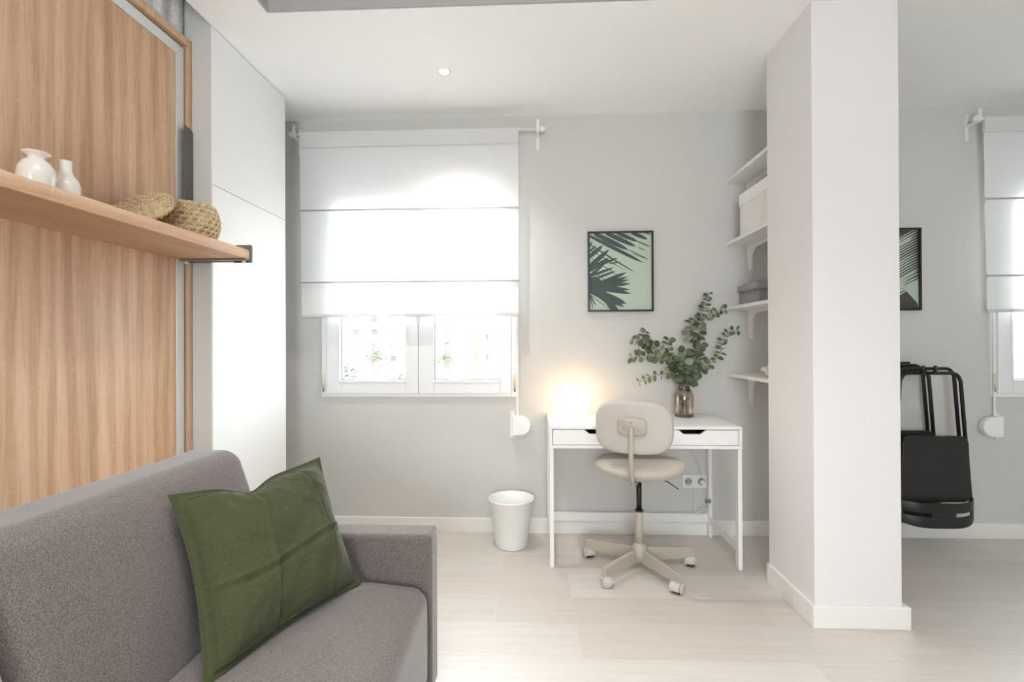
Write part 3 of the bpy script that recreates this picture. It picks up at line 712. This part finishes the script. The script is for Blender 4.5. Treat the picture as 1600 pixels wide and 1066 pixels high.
# backrest (padded), curved around the sitter
BZ, BY = .775, -.235
def bt(a, b_, d):   # a: across, b_: up, d: towards sitter
    return ct((a, BY+d+.9*a*a-.10*b_, BZ+b_))
rg = []
for (s_, d) in ((.5, -.001), (.86, 0), (.965, .002), (.995, .007), (1.0, .014)): rg.append((superring(.187*s_, .130*s_, 3.3), d))
shell = loft(MB(), rg, bt).build('backrest_shell', M_beigep, oc)
rg = []
for (s_, d) in ((.985, .0145), (1.0, .022), (1.0, .034), (.98, .044), (.93, .053), (.8, .058), (.4, .060)): rg.append((superring(.188*s_, .131*s_, 3.3), d))
loft(MB(), rg, bt).build('backrest_pad', M_beige, oc)
rg = [(superring(.070*s_, .043*s_, 4), d) for s_, d in ((1, -.0025), (1.0, -.010), (.96, -.016), (.88, -.018))]
bp_ = loft(MB(), rg, lambda a, b_, d: bt(a, b_+.008, d)).build('back_plate', M_beigem, oc)
for (a, b_) in ((0, .024), (-.036, .0), (.036, -.008)):
    MB().cyl(bt(a, b_+.008, -.0185), bt(a, b_+.008, -.0215), .0045, n=12).build('screw', M_screw, bp_)
pp = catmull([ct((0, BY-.020, BZ+.005)), ct((0, BY-.030, BZ-.06)), ct((0, BY-.035, BZ-.14)), ct((0, BY-.020, BZ-.22)), ct((0, BY+.030, BZ-.278)), ct((0, BY+.12, BZ-.290)), ct((0, BY+.20, BZ-.288))], 8)
MB().tube(pp, .0135, 14, sq=.8).build('back_post', M_beigem, oc)
# column
MB().cyl((cx, cy, .30), (cx, cy, .480), .014).build('gas_spring', M_black, oc)
sl = MB().lathe([(0, .09), (.021, .09), (.0205, .300), (.017, .303), (0, .303)], (cx, cy, 0), 28).build('column_sleeve', M_beigem, oc)
MB().lathe([(.019, .300), (.022, .302), (.022, .309), (.015, .311)], (cx, cy, 0), 24).build('black_collar', M_blackp, sl)
MB().lathe([(0, .036), (.024, .036), (.032, .050), (.042, .070), (.045, .092), (.040, .116), (.030, .130), (.022, .138), (0, .138)], (cx, cy, 0), 28).build('hub', M_beigem, oc)
MB().tube([ct((.09, .02, .486)), ct((.15, -.01, .470)), ct((.20, -.03, .445))], .004, 8).build('height_lever', M_armg, oc)
for k in range(5):
    A = math.radians(8+72*k); ca, sa = math.cos(A), math.sin(A)
    def lt(p): return Vector((cx+p[0]*ca-p[1]*sa, cy+p[0]*sa+p[1]*ca, p[2]))
    pf = [(.036, .038, .118), (.290, .044, .090)]
    mb = MB(); vs = []
    for r0, za, zb in ((.034, .040, .112), (.290, .049, .100), (.297, .050, .097)):
        for (w_, z) in ((-.0095, za), (.0095, za), (.0095, zb-.005), (.006, zb), (-.006, zb), (-.0095, zb-.005)): vs.append(lt((r0, w_, z)))
    fs = [tuple(reversed(range(6))), tuple(range(12, 18))]+[(i*6+k2, i*6+(k2+1) % 6, (i+1)*6+(k2+1) % 6, (i+1)*6+k2) for i in range(2) for k2 in range(6)]
    mb.add(vs, fs); mb.build('base_leg', M_beigem, oc, bevel=.002)
    # castor: hood + twin wheels, swivelled
    ca2 = math.radians([75, 10, 105, 4, 233][k]); pc = lt((.280, 0, 0))
    def wt(p): return Vector((pc.x+p[0]*math.cos(ca2)-p[1]*math.sin(ca2), pc.y+p[0]*math.sin(ca2)+p[1]*math.cos(ca2), p[2]))
    cast = MB()
    hood = [(.029*math.cos(a)+.004, .027+.028*math.sin(a)) for a in [PI*t/12-.35 for t in range(16)]]
    cast.prism(hood, -.021, .021, lambda a, b_, c: wt((a, c, b_)))
    cast.cyl(wt((0, 0, .045)), wt((0, 0, .0545)), .010)
    co = cast.build('castor', M_beigep, oc, bevel=.002)
    for s_ in (-1, 1):
        MB().lathe([(0, .0215), (.022, .0215), (.0258, .0225), (.0258, .028), (.0225, .0315), (0, .0325)], (0, 0, 0), 24, tf=lambda p, s_=s_: wt((p.x, p.z*s_, p.y+.026))).build('wheel', M_beigep, co)
    MB().box(-.018, .012, -.017, .017, .003, .018, tf=lambda p: wt((p.x, p.y, p.z))).build('wheel_well', M_dark, co)

# ------------------------------------------------------------------ waste bin
bnx, bny = -.129, -.190
MBn = MB().lathe([(0, .004), (.088, .004), (.090, 0), (.0925, .004), (.1315, .272), (.1345, .274), (.1345, .280), (.1310, .281), (.129, .274), (.0895, .010), (0, .010)], (bnx, bny, 0), 56)
tag(MBn.build('waste_bin', M_bin, loc=(bnx, bny, 0)), 'white tapered plastic waste bin on the floor left of the desk', 'waste bin')

# ------------------------------------------------------------------ wall sockets and cords
sk = empty('double_wall_socket', (.99, 0, .29), 'white double wall socket plate under the desk', 'wall socket')
MB().box(.919, 1.074, -.011, -.0005, .290, .372).build('cover_plate', M_sock, sk, bevel=.003)
for x in (.957, 1.036):
    rc = MB().lathe([(.0225, 0), (.0225, .002), (.0205, .0022), (.0195, .0006), (0, .0006)], (0, 0, 0), 28, tf=lambda p, x=x: Vector((x+p.x, -.0112-p.z*1.0, .331+p.y)))
    r_ = rc.build('receptacle', M_sockd, sk)
    for d in (-.0095, .0095): MB().cyl((x+d, -.0118, .331), (x+d, -.0125, .331), .0035, n=12).build('contact_hole', M_dark, r_)
plug = empty('lamp_plug_cord', (1.036, -.02, .33), 'thin white cord hanging from the desk to the right hand socket', 'cord')
MB().lathe([(0, 0), (.017, 0), (.0175, .02), (.012, .03), (0, .031)], (0, 0, 0), 20, tf=lambda p: Vector((1.036+p.x*.8, -.0135-p.z, .331+p.y*.8))).build('plug', M_sock, plug)
MB().tube(catmull([(1.036, -.042, .338), (1.033, -.045, .372), (1.02, -.05, .425), (.985, -.06, .505), (.968, -.06, .555), (.975, -.06, .60), (.985, -.06, .631)], 8), .0022, 7).build('cord', M_cord, plug)
c2 = empty('inline_switch_cord', (.985, -.02, .16), 'looped white cord with a clear inline switch by the rear desk leg', 'cord')
MB().tube(catmull([(.975, -.018, .289), (.985, -.02, .262), (.988, -.02, .21), (.985, -.02, .165), (1.0, -.025, .144), (1.03, -.035, .155), (1.052, -.045, .166), (1.045, -.05, .150), (1.015, -.05, .138), (.99, -.05, .143), (1.02, -.05, .175), (1.045, -.052, .178), (1.07, -.058, .19), (1.078, -.062, .222)], 8), .0021, 7).build('cord', M_cord, c2)
MB().puffy(.017, .008, .011, .005, 3, tf=lambda v: v+Vector((1.056, -.066, .228))).build('inline_switch', thin_glass('clear_plastic', (.8, .8, .86, 1), .2), c2)
MB().box(1.045, 1.066, -.068, -.060, .224, .234).build('switch_core', M_sockd, c2)

# ------------------------------------------------------------------ framed palm prints
def picture(x0, x1, z0, z1, label, kind):
    t = empty('framed_picture', ((x0+x1)/2, 0, z0), label, 'framed picture')
    f = MB(); w = .011
    for bx in ((x0, x0+w, z0, z1), (x1-w, x1, z0, z1), (x0+w, x1-w, z0, z0+w), (x0+w, x1-w, z1-w, z1)): f.box(bx[0], bx[1], -.024, -.001, bx[2], bx[3])
    f.build('frame', M_black, t, bevel=.001)
    a, b_, c, d = x0+w, x1-w, z0+w, z1-w
    mb = MB().box(a, b_, -.010, -.003, c, d); lay = [0]
    def P2(u, v): return (a+(b_-a)*max(0, min(1, u)), d-(d-c)*max(0, min(1, v)))
    def poly(pts, mi=1):
        lay[0] += 1; y = -.0105-.00001*lay[0]
        mb.add([Vector((P2(u, v)[0], y, P2(u, v)[1])) for u, v in pts], [tuple(range(len(pts)))], mi)
    def blade(p, q_, w_, mi=1, bend=.0):
        p = Vector(((p[0]-122)/686, (p[1]-100)/858)); q_ = Vector(((q_[0]-122)/686, (q_[1]-100)/858)); w_ = w_/760
        dv = q_-p; nn = Vector((-dv.y, dv.x)).normalized(); L_ = []; R2 = []
        for t_ in (0, .12, .3, .5, .7, .85, 1):
            ww = w_*.5*(.35+2.2*t_*(1-t_)+.35*(1-t_))*(1 if t_ < 1 else .0); ww = max(ww, .0006)
            m_ = p+dv*t_+nn*bend*4*t_*(1-t_)
            L_.append(tuple(m_+nn*ww)); R2.append(tuple(m_-nn*ww))
        poly(L_+R2[::-1], mi)
    if kind == 0:
        for p, q_, w_ in (((122, 125), (725, 437), 36), ((175, 100), (560, 290), 48), ((560, 288), (780, 400), 9), ((305, 95), (640, 252), 44), ((425, 95), (660, 195), 38), ((640, 185), (806, 262), 12),
                          ((585, 95), (770, 172), 34), ((665, 262), (745, 295), 8), ((730, 95), (806, 118), 12), ((600, 330), (765, 395), 5)): blade(p, q_, w_)
        for p, q_, w_ in (((110, 215), (640, 552), 15), ((110, 270), (520, 520), 8), ((150, 380), (460, 590), 8), ((110, 480), (330, 650), 10)): blade(p, q_, w_)
        for p, q_, w_ in (((110, 370), (272, 236), 44), ((110, 480), (342, 282), 46), ((110, 520), (345, 372), 40), ((240, 450), (436, 376), 26), ((110, 590), (300, 430), 30), ((150, 570), (392, 484), 26), ((200, 600), (412, 524), 24), ((340, 440), (470, 420), 12),
                          ((122, 300), (200, 235), 20), ((122, 245), (150, 195), 20)): blade(p, q_, w_)
        for q_, w_ in (((535, 538), 42), ((552, 588), 34), ((565, 622), 34), ((580, 665), 38), ((568, 732), 38), ((583, 776), 40)): blade((150, 700), q_, w_)
        for q_, w_ in (((530, 890), 62), ((505, 925), 48), ((440, 958), 60)): blade((200, 760), q_, w_)
        poly([((x-122)/686, (y-100)/858) for x, y in ((122, 590), (200, 578), (270, 640), (300, 730), (330, 820), (400, 890), (440, 958), (350, 958), (280, 860), (180, 800), (122, 772))])
        for q_, w_ in (((195, 915), 16), ((160, 945), 12), ((335, 950), 8)): blade((120, 780), q_, w_)
    else:
        poly([(0, 0), (1, 0), (1, .62), (.80, .72), (.6, .78), (.3, .7), (0, .5)], 2)
        poly([(.0, .30), (.72, .66), (.86, .80), (.98, .92), (1, 1), (0, 1)], 0)
        poly([(.45, .52), (.66, .64), (.98, .93), (1, 1), (.2, 1), (.2, .8)], 2)
        for k in range(22):
            v0 = .06+k*.034; blade((122+686*.45, 100+858*(v0+.20)), (122+686*1.0, 100+858*(v0-.08)), 9+(k*7) % 8, 0, bend=-.02)
        blade((122+686*.42, 100+858*.20), (122+686*.9, 100+858*.10), 30, 0, bend=.04)
        for k in range(5): blade((122+686*.66, 100+858*(.66+k*.03)), (122+686*1.0, 100+858*(.50+k*.05)), 16, 0)
    mb.build('palm_print', [M_mint, M_leafp, M_leafd], t)
    MB().box(a, b_, -.0155, -.0145, c, d).build('glazing', thin_glass('picture_glazing', (.97, .98, .97, 1), .0, .05, .12), t)
picture(.346, .749, 1.382, 1.880, 'black framed print of dark palm leaves on mint green, above the desk', 0)
picture(1.950, 2.349, 1.377, 1.877, 'black framed dark palm leaf print above the folding chairs, half hidden by the pillar', 1)

# ------------------------------------------------------------------ wall shelves behind the pillar
names = ['topmost white wall shelf between the pillar and the desk wall', 'second white wall shelf from the top, carrying the white storage box', 'third white wall shelf from the top, carrying the grey felt box', 'lowest white wall shelf, right of the eucalyptus branches']
for k, z in enumerate((2.168, 1.784, 1.387, .980)):
    s = empty('wall_shelf', (1.47, -.27, z), names[k], 'shelf', 'white shelves on the wall behind the pillar')
    MB().box(1.197, 1.76, -.548, -.0015, z, z+.019).build('board', M_lacq, s, bevel=.0015)
    for bx in (1.343, 1.62):
        b_ = MB()
        b_.prism([(-.0155, z-.001), (-.0155, z-.011), (bx*0-.0155, z-.011)], 0, 0, lambda a, b2, c: Vector((bx, a, b2))) if False else None
        # tapering wall leg, tapering arm and a curved gusset between them
        b_.prism([(bx-.021, z-.0005), (bx+.021, z-.0005), (bx+.009, z-.176), (bx-.009, z-.176)], -.0055, -.001, lambda a, b2, c: Vector((a, c, b2)))
        b_.box(bx-.017, bx+.017, -.42, -.006, z-.0045, z-.0005)
        gp = [(-.0055, z-.004), (-.41, z-.004), (-.41, z-.010)]+[(-.105+.085*math.sin(a), z-.020-.085*(1-math.cos(a))) for a in [PI/2*i/10 for i in range(11)]]+[(-.0055, z-.165)]
        b_.prism(gp, bx-.0035, bx+.0035, lambda a, b2, c: Vector((c, a, b2)))
        bo = b_.build('bracket', M_lacq, s)
        for dz in (.05, .155): MB().cyl((bx+.010 if dz < .1 else bx, -.0055, z-dz), (bx+.010 if dz < .1 else bx, -.009, z-dz), .0042, n=12).build('screw', M_screw, bo)
# white lidded storage box
bxx = empty('storage_box', (1.34, -.35, 1.803), 'white lidded cardboard storage box on the second wall shelf', 'storage box')
MB().box(1.212, 1.46, -.525, -.170, 1.8035, 1.985).build('box_body', M_boxw, bxx, bevel=.002)
MB().box(1.207, 1.465, -.530, -.165, 1.978, 2.045).build('lid', mat('white_box_lid', (.86, .85, .84, 1), .55), bxx, bevel=.003)
gb = empty('felt_box', (1.41, -.14, 1.406), 'grey felt box with a loose lid on the third wall shelf', 'storage box')
MB().box(1.270, 1.56, -.262, -.03, 1.4065, 1.525).build('box_body', M_felt, gb, bevel=.006, seg=3)
ld = MB()
vs = []; fs = []
G = 16
for j in range(G+1):
    for i in range(G+1):
        u, v = i/G, j/G; vs.append((1.260+.31*u, -.272+.25*v, 1.534+.004*noise.noise(Vector((u*5, v*5, 0)))-.006*(v)))
for j in range(G):
    for i in range(G): a = j*(G+1)+i; fs.append((a, a+1, a+G+2, a+G+1))
n0 = len(vs)
edge = [i for i in range(G+1)]+[j*(G+1)+G for j in range(1, G+1)]+[G*(G+1)+i for i in range(G-1, -1, -1)]+[j*(G+1) for j in range(G-1, 0, -1)]
for t_, e in enumerate(edge):
    p = vs[e]; dd = .040+.007*math.sin(t_*.35)+.004*noise.noise(Vector((t_*.4, 0, 0))); cxm, cym = 1.415, -.147
    vs.append((p[0]+(p[0]-cxm)*.02, p[1]+(p[1]-cym)*.03, p[2]-dd))
for t_ in range(len(edge)):
    a, b_ = edge[t_], edge[(t_+1) % len(edge)]; fs.append((a, n0+t_, n0+(t_+1) % len(edge), b_))
MB().add(vs, fs, 0, True).build('lid', M_felt, gb, solid=.004)
# small white knotted ornament on the lowest shelf
kn = MB()
kn.tube([(1.335+.045*math.cos(a)*(1+.25*math.cos(3*a)), -.30+.045*math.sin(a)*(1+.2*math.cos(3*a)), 1.026+.010*math.sin(3*a)) for a in [2*PI*k/40 for k in range(40)]], .0165, 12, closed=True)
kn.tube([(1.335+.020*math.cos(a), -.30+.024*math.sin(a), 1.048+.008*math.sin(2*a)) for a in [2*PI*k/24 for k in range(24)]], .015, 12, closed=True)
tag(kn.build('knotted_ornament', M_ceram, loc=(1.335, -.30, .9995)), 'small rounded white ornament on the lowest wall shelf', 'ornament')

# ------------------------------------------------------------------ folding chairs hung on the wall
hk = empty('wall_hook', (2.27, 0, 1.03), 'black wall hook carrying the folding chairs right of the pillar', 'wall hook')
MB().box(2.19, 2.29, -.008, -.0005, .985, 1.065).build('hook_plate', M_black, hk, bevel=.003)
MB().tube(catmull([(2.272, -.008, 1.020), (2.272, -.10, 1.008), (2.272, -.19, 1.008), (2.272, -.215, 1.025), (2.272, -.215, 1.052)], 6), .0085, 12).build('hook_arm', M_black, hk)
MB().tube(catmull([(2.205, -.008, 1.020), (2.205, -.10, 1.008), (2.205, -.19, 1.008), (2.205, -.215, 1.025), (2.205, -.215, 1.052)], 6), .0085, 12).build('hook_arm', M_black, hk)
def folding(xc, yc, zt, label):
    t = empty('folding_chair', (xc, yc, zt-.87), label, 'folding chair', 'black folding chairs hung on the wall')
    def frame(hwb, hwt, zb, ztop, y, r=.0095, yb=None):
        R0 = .045; pts = []
        yb = y if yb is None else yb
        n_ = 8
        left = [(-hwb, yb, zb), (-hwt-.004, y, ztop-R0)]+[(-hwt+R0-R0*math.cos(a), y, ztop-R0+R0*math.sin(a)) for a in [PI/2*k/n_ for k in range(1, n_+1)]]
        right = [(-p[0], p[1], p[2]) for p in reversed(left)]
        return [Vector((xc+p[0], yc+p[1], zt-.87+p[2])) for p in left+right]
    MB().tube(frame(.215, .165, .10, .86, -.012, yb=-.02), .0098, 12).build('outer_frame', M_black, t)
    MB().tube(frame(.192, .150, .30, .885, .014, yb=.010), .0098, 12).build('inner_frame', M_black, t)
    # seat panel
    pl = []
    hw, z0, z1, R0 = .193, .13, .505, .045
    for (sx, sz, a0) in ((1, 1, 0), (-1, 1, 90), (-1, -1, 180), (1, -1, 270)):
        for k in range(7):
            a = math.radians(a0+15*k); w_ = hw-(.012 if sz > 0 else 0)
            pl.append((xc+sx*(w_-R0)+R0*math.cos(a), zt-.87+(z1-R0 if sz > 0 else z0+R0)+R0*math.sin(a)))
    MB().prism(pl, yc-.050, yc-.033, lambda a, b_, c: Vector((a, c, b_))).build('seat', M_blackp, t, bevel=.004)
    # curved backrest band with two slots
    mb = MB(); n_ = 30; H = [(0, .0), (.006, .008), (.006, .050), (.0, .052), (.0, .068), (.006, .070), (.006, .128), (0, .134)]
    def band(z0, z1, a0=-1, a1=1):
        vs = []; fs = []
        for k in range(n_+1):
            u = a0+(a1-a0)*k/n_; x = u*.222; yo = -.030-.075*(1-abs(u)**3.2)
            droop = .018*abs(u)**4
            nx = Vector((u*.5, -1)).normalized()
            for (d, z) in ((0, z0), (0, z1), (.009, z1), (.009, z0)):
                vs.append((xc+x-nx.x*d, yc+yo-nx.y*d, zt-.87+z+(droop if z < .03 else -droop*.0)+.012*abs(u)**4))
        for k in range(n_):
            for m_ in range(4): fs.append((k*4+m_, k*4+(m_+1) % 4, (k+1)*4+(m_+1) % 4, (k+1)*4+m_))
        fs.append((0, 3, 2, 1)); fs.append((n_*4, n_*4+1, n_*4+2, n_*4+3)); mb.add(vs, fs, 0, True)
    band(0, .062); band(.0835, .138); band(.062, .0835, -1, -.86); band(.062, .0835, .80, 1); band(.062, .0835, -.30, .30)
    mb.build('backrest', M_blackp, t, bevel=.0015)
    for s_ in (-1, 1):
        p_ = Vector((xc+s_*.213, yc-.024, zt-.87+.125)); MB().cyl(p_, p_+Vector((s_*.012, 0, 0)), .0055, n=12).build('rivet', M_screw, t)
    return t
f1 = folding(2.284, -.150, 1.016, 'front black metal folding chair hanging upside down on the wall right of the pillar')
f2 = folding(2.178, -.060, 1.030, 'rear black folding chair hanging behind the front one, close to the wall')

# ------------------------------------------------------------------ ceiling spotlight and added fill lamp
sp = empty('recessed_spotlight', (-.458, -.526, ZC), 'small round lit spotlight recessed in the ceiling above the window', 'spotlight')
MB().lathe([(.026, -.001), (.036, -.003), (.038, -.0005)], (-.458, -.526, ZC), 28).build('bezel', M_lacq, sp)
MB().lathe([(0, -.0015), (.026, -.0015)], (-.458, -.526, ZC), 28).build('lens', mat('lit_lens', (1, 1, 1, 1), .3, emit=((1, .98, .95, 1), 14)), sp)
sl_ = bpy.data.lights.new('spotlight_glow', 'SPOT'); sl_.energy = 22; sl_.spot_size = 2.0; sl_.spot_blend = .8; sl_.shadow_soft_size = .03; sl_.color = (1, .96, .9)
so_ = bpy.data.objects.new('spotlight_glow', sl_); so_.location = (-.458, -.526, ZC-.012); COL.objects.link(so_)
bl_ = empty('fill_lamp', (.1, -2.75, 2.74), 'large square white fill lamp added out of view above the camera', 'ceiling lamp')
MB().box(-.66, .86, -3.31, -2.19, 2.665, 2.739).build('fill_lamp_body', M_lacq, bl_, bevel=.004)  # unseen housing added for the fill light

# ------------------------------------------------------------------ the street outside
GZ = -15.0
M_ground = mat('pale_street', (.55, .54, .52, 1), .9)
M_fac = mat('pale_render_facade', (.80, .77, .73, 1), .9)
M_fac2 = mat('white_render_facade', (.88, .87, .85, 1), .9)
M_peach = mat('peach_render_band', (.085, .055, .042, 1), .9)
M_pink = mat('pink_awning', (.12, .08, .075, 1), .9)
M_rail = mat('balcony_railing_grey', (.06, .055, .065, 1), .7)
M_win = mat('far_window_glass', (.035, .03, .04, 1), .5)
M_palm = mat('palm_green', (.08, .115, .065, 1), .8)
M_trunk = mat('palm_trunk_brown', (.13, .095, .08, 1), .9)
M_bush = mat('street_tree_green', (.15, .18, .13, 1), .9)
struct('ground', MB().box(-90, 130, 8, 220, GZ-.5, GZ), M_ground)
def building(x0, x1, y0, y1, zt, label, m, cols, rows, band=None, balc=True, z_first=-13, w=1.3, h=1.5, fh=2.9):
    t = empty('apartment_building', ((x0+x1)/2, (y0+y1)/2, GZ), label, 'building')
    MB().box(x0, x1, y0, y1, GZ, zt).build('facade', m, t)
    if band: MB().box(band[0], band[1], y0-.25, y0-.01, GZ, zt).build('wall_band', M_peach, t)
    rnd = random.Random(int(x1*10))
    for r_ in range(rows):
        z = z_first+r_*fh
        for c in cols:
            W_ = MB().box(c-w/2, c+w/2, y0-.06, y0-.01, z, z+h).build('window', M_win, t)
            if balc and rnd.random() < .75:
                B_ = MB().box(c-1.5, c+1.5, y0-1.1, y0-.07, z-.25, z-.1); bo = B_.build('balcony', m, t)
                rl = MB(); rl.box(c-1.5, c+1.5, y0-1.1, y0-1.04, z+.75, z+.85)
                for k in range(9): rl.box(c-1.5+k*.365, c-1.44+k*.365, y0-1.09, y0-1.05, z-.1, z+.75)
                rl.build('railing', M_rail, bo)
            if rnd.random() < .3:
                MB().add([(c-1.3, y0-.1, z+h+.5), (c+1.3, y0-.1, z+h+.5), (c+1.3, y0-1.3, z+h-.1), (c-1.3, y0-1.3, z+h-.1), (c+1.3, y0-1.3, z+h-.35), (c-1.3, y0-1.3, z+h-.35)], [(0, 1, 2, 3), (3, 2, 4, 5)]).build('awning', M_pink, t, solid=.05)
    return t
building(-48, -15.6, 105, 118, 22, 'pale apartment block with balconies seen through the left pane of the left window', M_fac, [-43.5, -39.3, -35.1, -30.9, -27.0, -22.8, -18.8], 9, z_first=-11.5)
building(-11.0, 3.0, 68, 80, 24, 'plain white building with a peach vertical band, outside the left window', M_fac2, [-6.55], 6, band=(-8.75, -7.7), balc=False, w=.35, h=1.2)
building(52, 90, 88, 100, 26, 'plain white building outside the right window', M_fac2, [60, 64, 68, 72, 76, 80], 7, balc=False)
def palm(x, y, zc, R0, label, seed):
    rnd = random.Random(seed)
    t = empty('palm_tree', (x, y, GZ), label, 'palm tree', 'palm trees in the street outside')
    MB().tube([(x+.25*math.sin(k*.4), y, GZ+(zc-GZ)*k/10) for k in range(11)], [.34-.012*k for k in range(11)], 12).build('trunk', M_trunk, t)
    mb = MB(); dead = MB()
    for k in range(44):
        a = rnd.uniform(0, 2*PI); el = rnd.uniform(-.75, 1.2); L_ = R0*rnd.uniform(.8, 1.1); dv = Vector((math.cos(a)*math.cos(el), math.sin(a)*math.cos(el), math.sin(el))); sd = Vector((-math.sin(a), math.cos(a), 0))
        tgt = dead if el < -.45 else mb
        pts = [Vector((x, y, zc))+dv*L_*s_-Vector((0, 0, 1))*L_*.28*s_*s_ for s_ in (0, .3, .6, .8, 1)]
        for m_ in range(9):   # fan blades
            b_ = (m_-4)*.14; tip = pts[4]+sd*L_*b_*1.2-Vector((0, 0, .10*L_*abs(b_)*3)); root_ = pts[2]
            w_ = (tip-root_).cross(Vector((0, 0, 1))).normalized()*.06*R0/1.8
            tgt.add([root_-w_*.6, root_+w_*.6, (root_+tip)/2+w_, tip, (root_+tip)/2-w_], [(0, 1, 2, 3, 4)])
        tgt.tube(pts[:3], .03, 5)
    mb.build('crown', M_palm, t)
    for k in range(60):
        a = rnd.uniform(0, 2*PI); rr = rnd.uniform(.3, .8); L_ = rnd.uniform(1, 2.6)
        dead.add([(x+rr*.5*math.cos(a), y+rr*.5*math.sin(a), zc-.3), (x+rr*.5*math.cos(a)+.12, y+rr*.5*math.sin(a), zc-.3), (x+rr*math.cos(a)+.05, y+rr*math.sin(a), zc-.5-L_)], [(0, 1, 2)])
    dead.build('dry_fronds', M_trunk, t)
palm(-19.3, 56, .3, 1.9, 'palm tree seen through the left pane of the left window', 4)
palm(-10.4, 56, .1, 1.7, 'palm tree with brown dry fronds seen through the right pane of the left window', 9)
def tree(x, y, zc, R0, label, seed):
    rnd = random.Random(seed); t = empty('street_tree', (x, y, GZ), label, 'tree', 'trees in the street outside')
    MB().cyl((x, y, GZ), (x, y, zc), .3, .2).build('trunk', M_trunk, t)
    mb = MB()
    for k in range(700):
        d = Vector((rnd.gauss(0, 1), rnd.gauss(0, 1), rnd.gauss(0, .8))).normalized()*R0*rnd.uniform(.55, 1.05); c = Vector((x, y, zc))+d*(1+.25*noise.noise(d*1.2))
        a = Vector((rnd.uniform(-1, 1), rnd.uniform(-1, 1), rnd.uniform(-1, 1))).normalized()*.25; b_ = a.cross(Vector((rnd.uniform(-1, 1), rnd.uniform(-1, 1), rnd.uniform(-1, 1)))).normalized()*.2
        mb.add([c-a, c+b_, c+a, c-b_], [(0, 1, 2, 3)])
    mb.build('crown', M_bush, t)
tree(-20.2, 49, -2.1, 1.5, 'rounded street tree below the palm at the lower left of the left window', 2)
tree(-13.9, 50, -3.4, 1.5, 'rounded street tree low in the middle of the left window', 6)
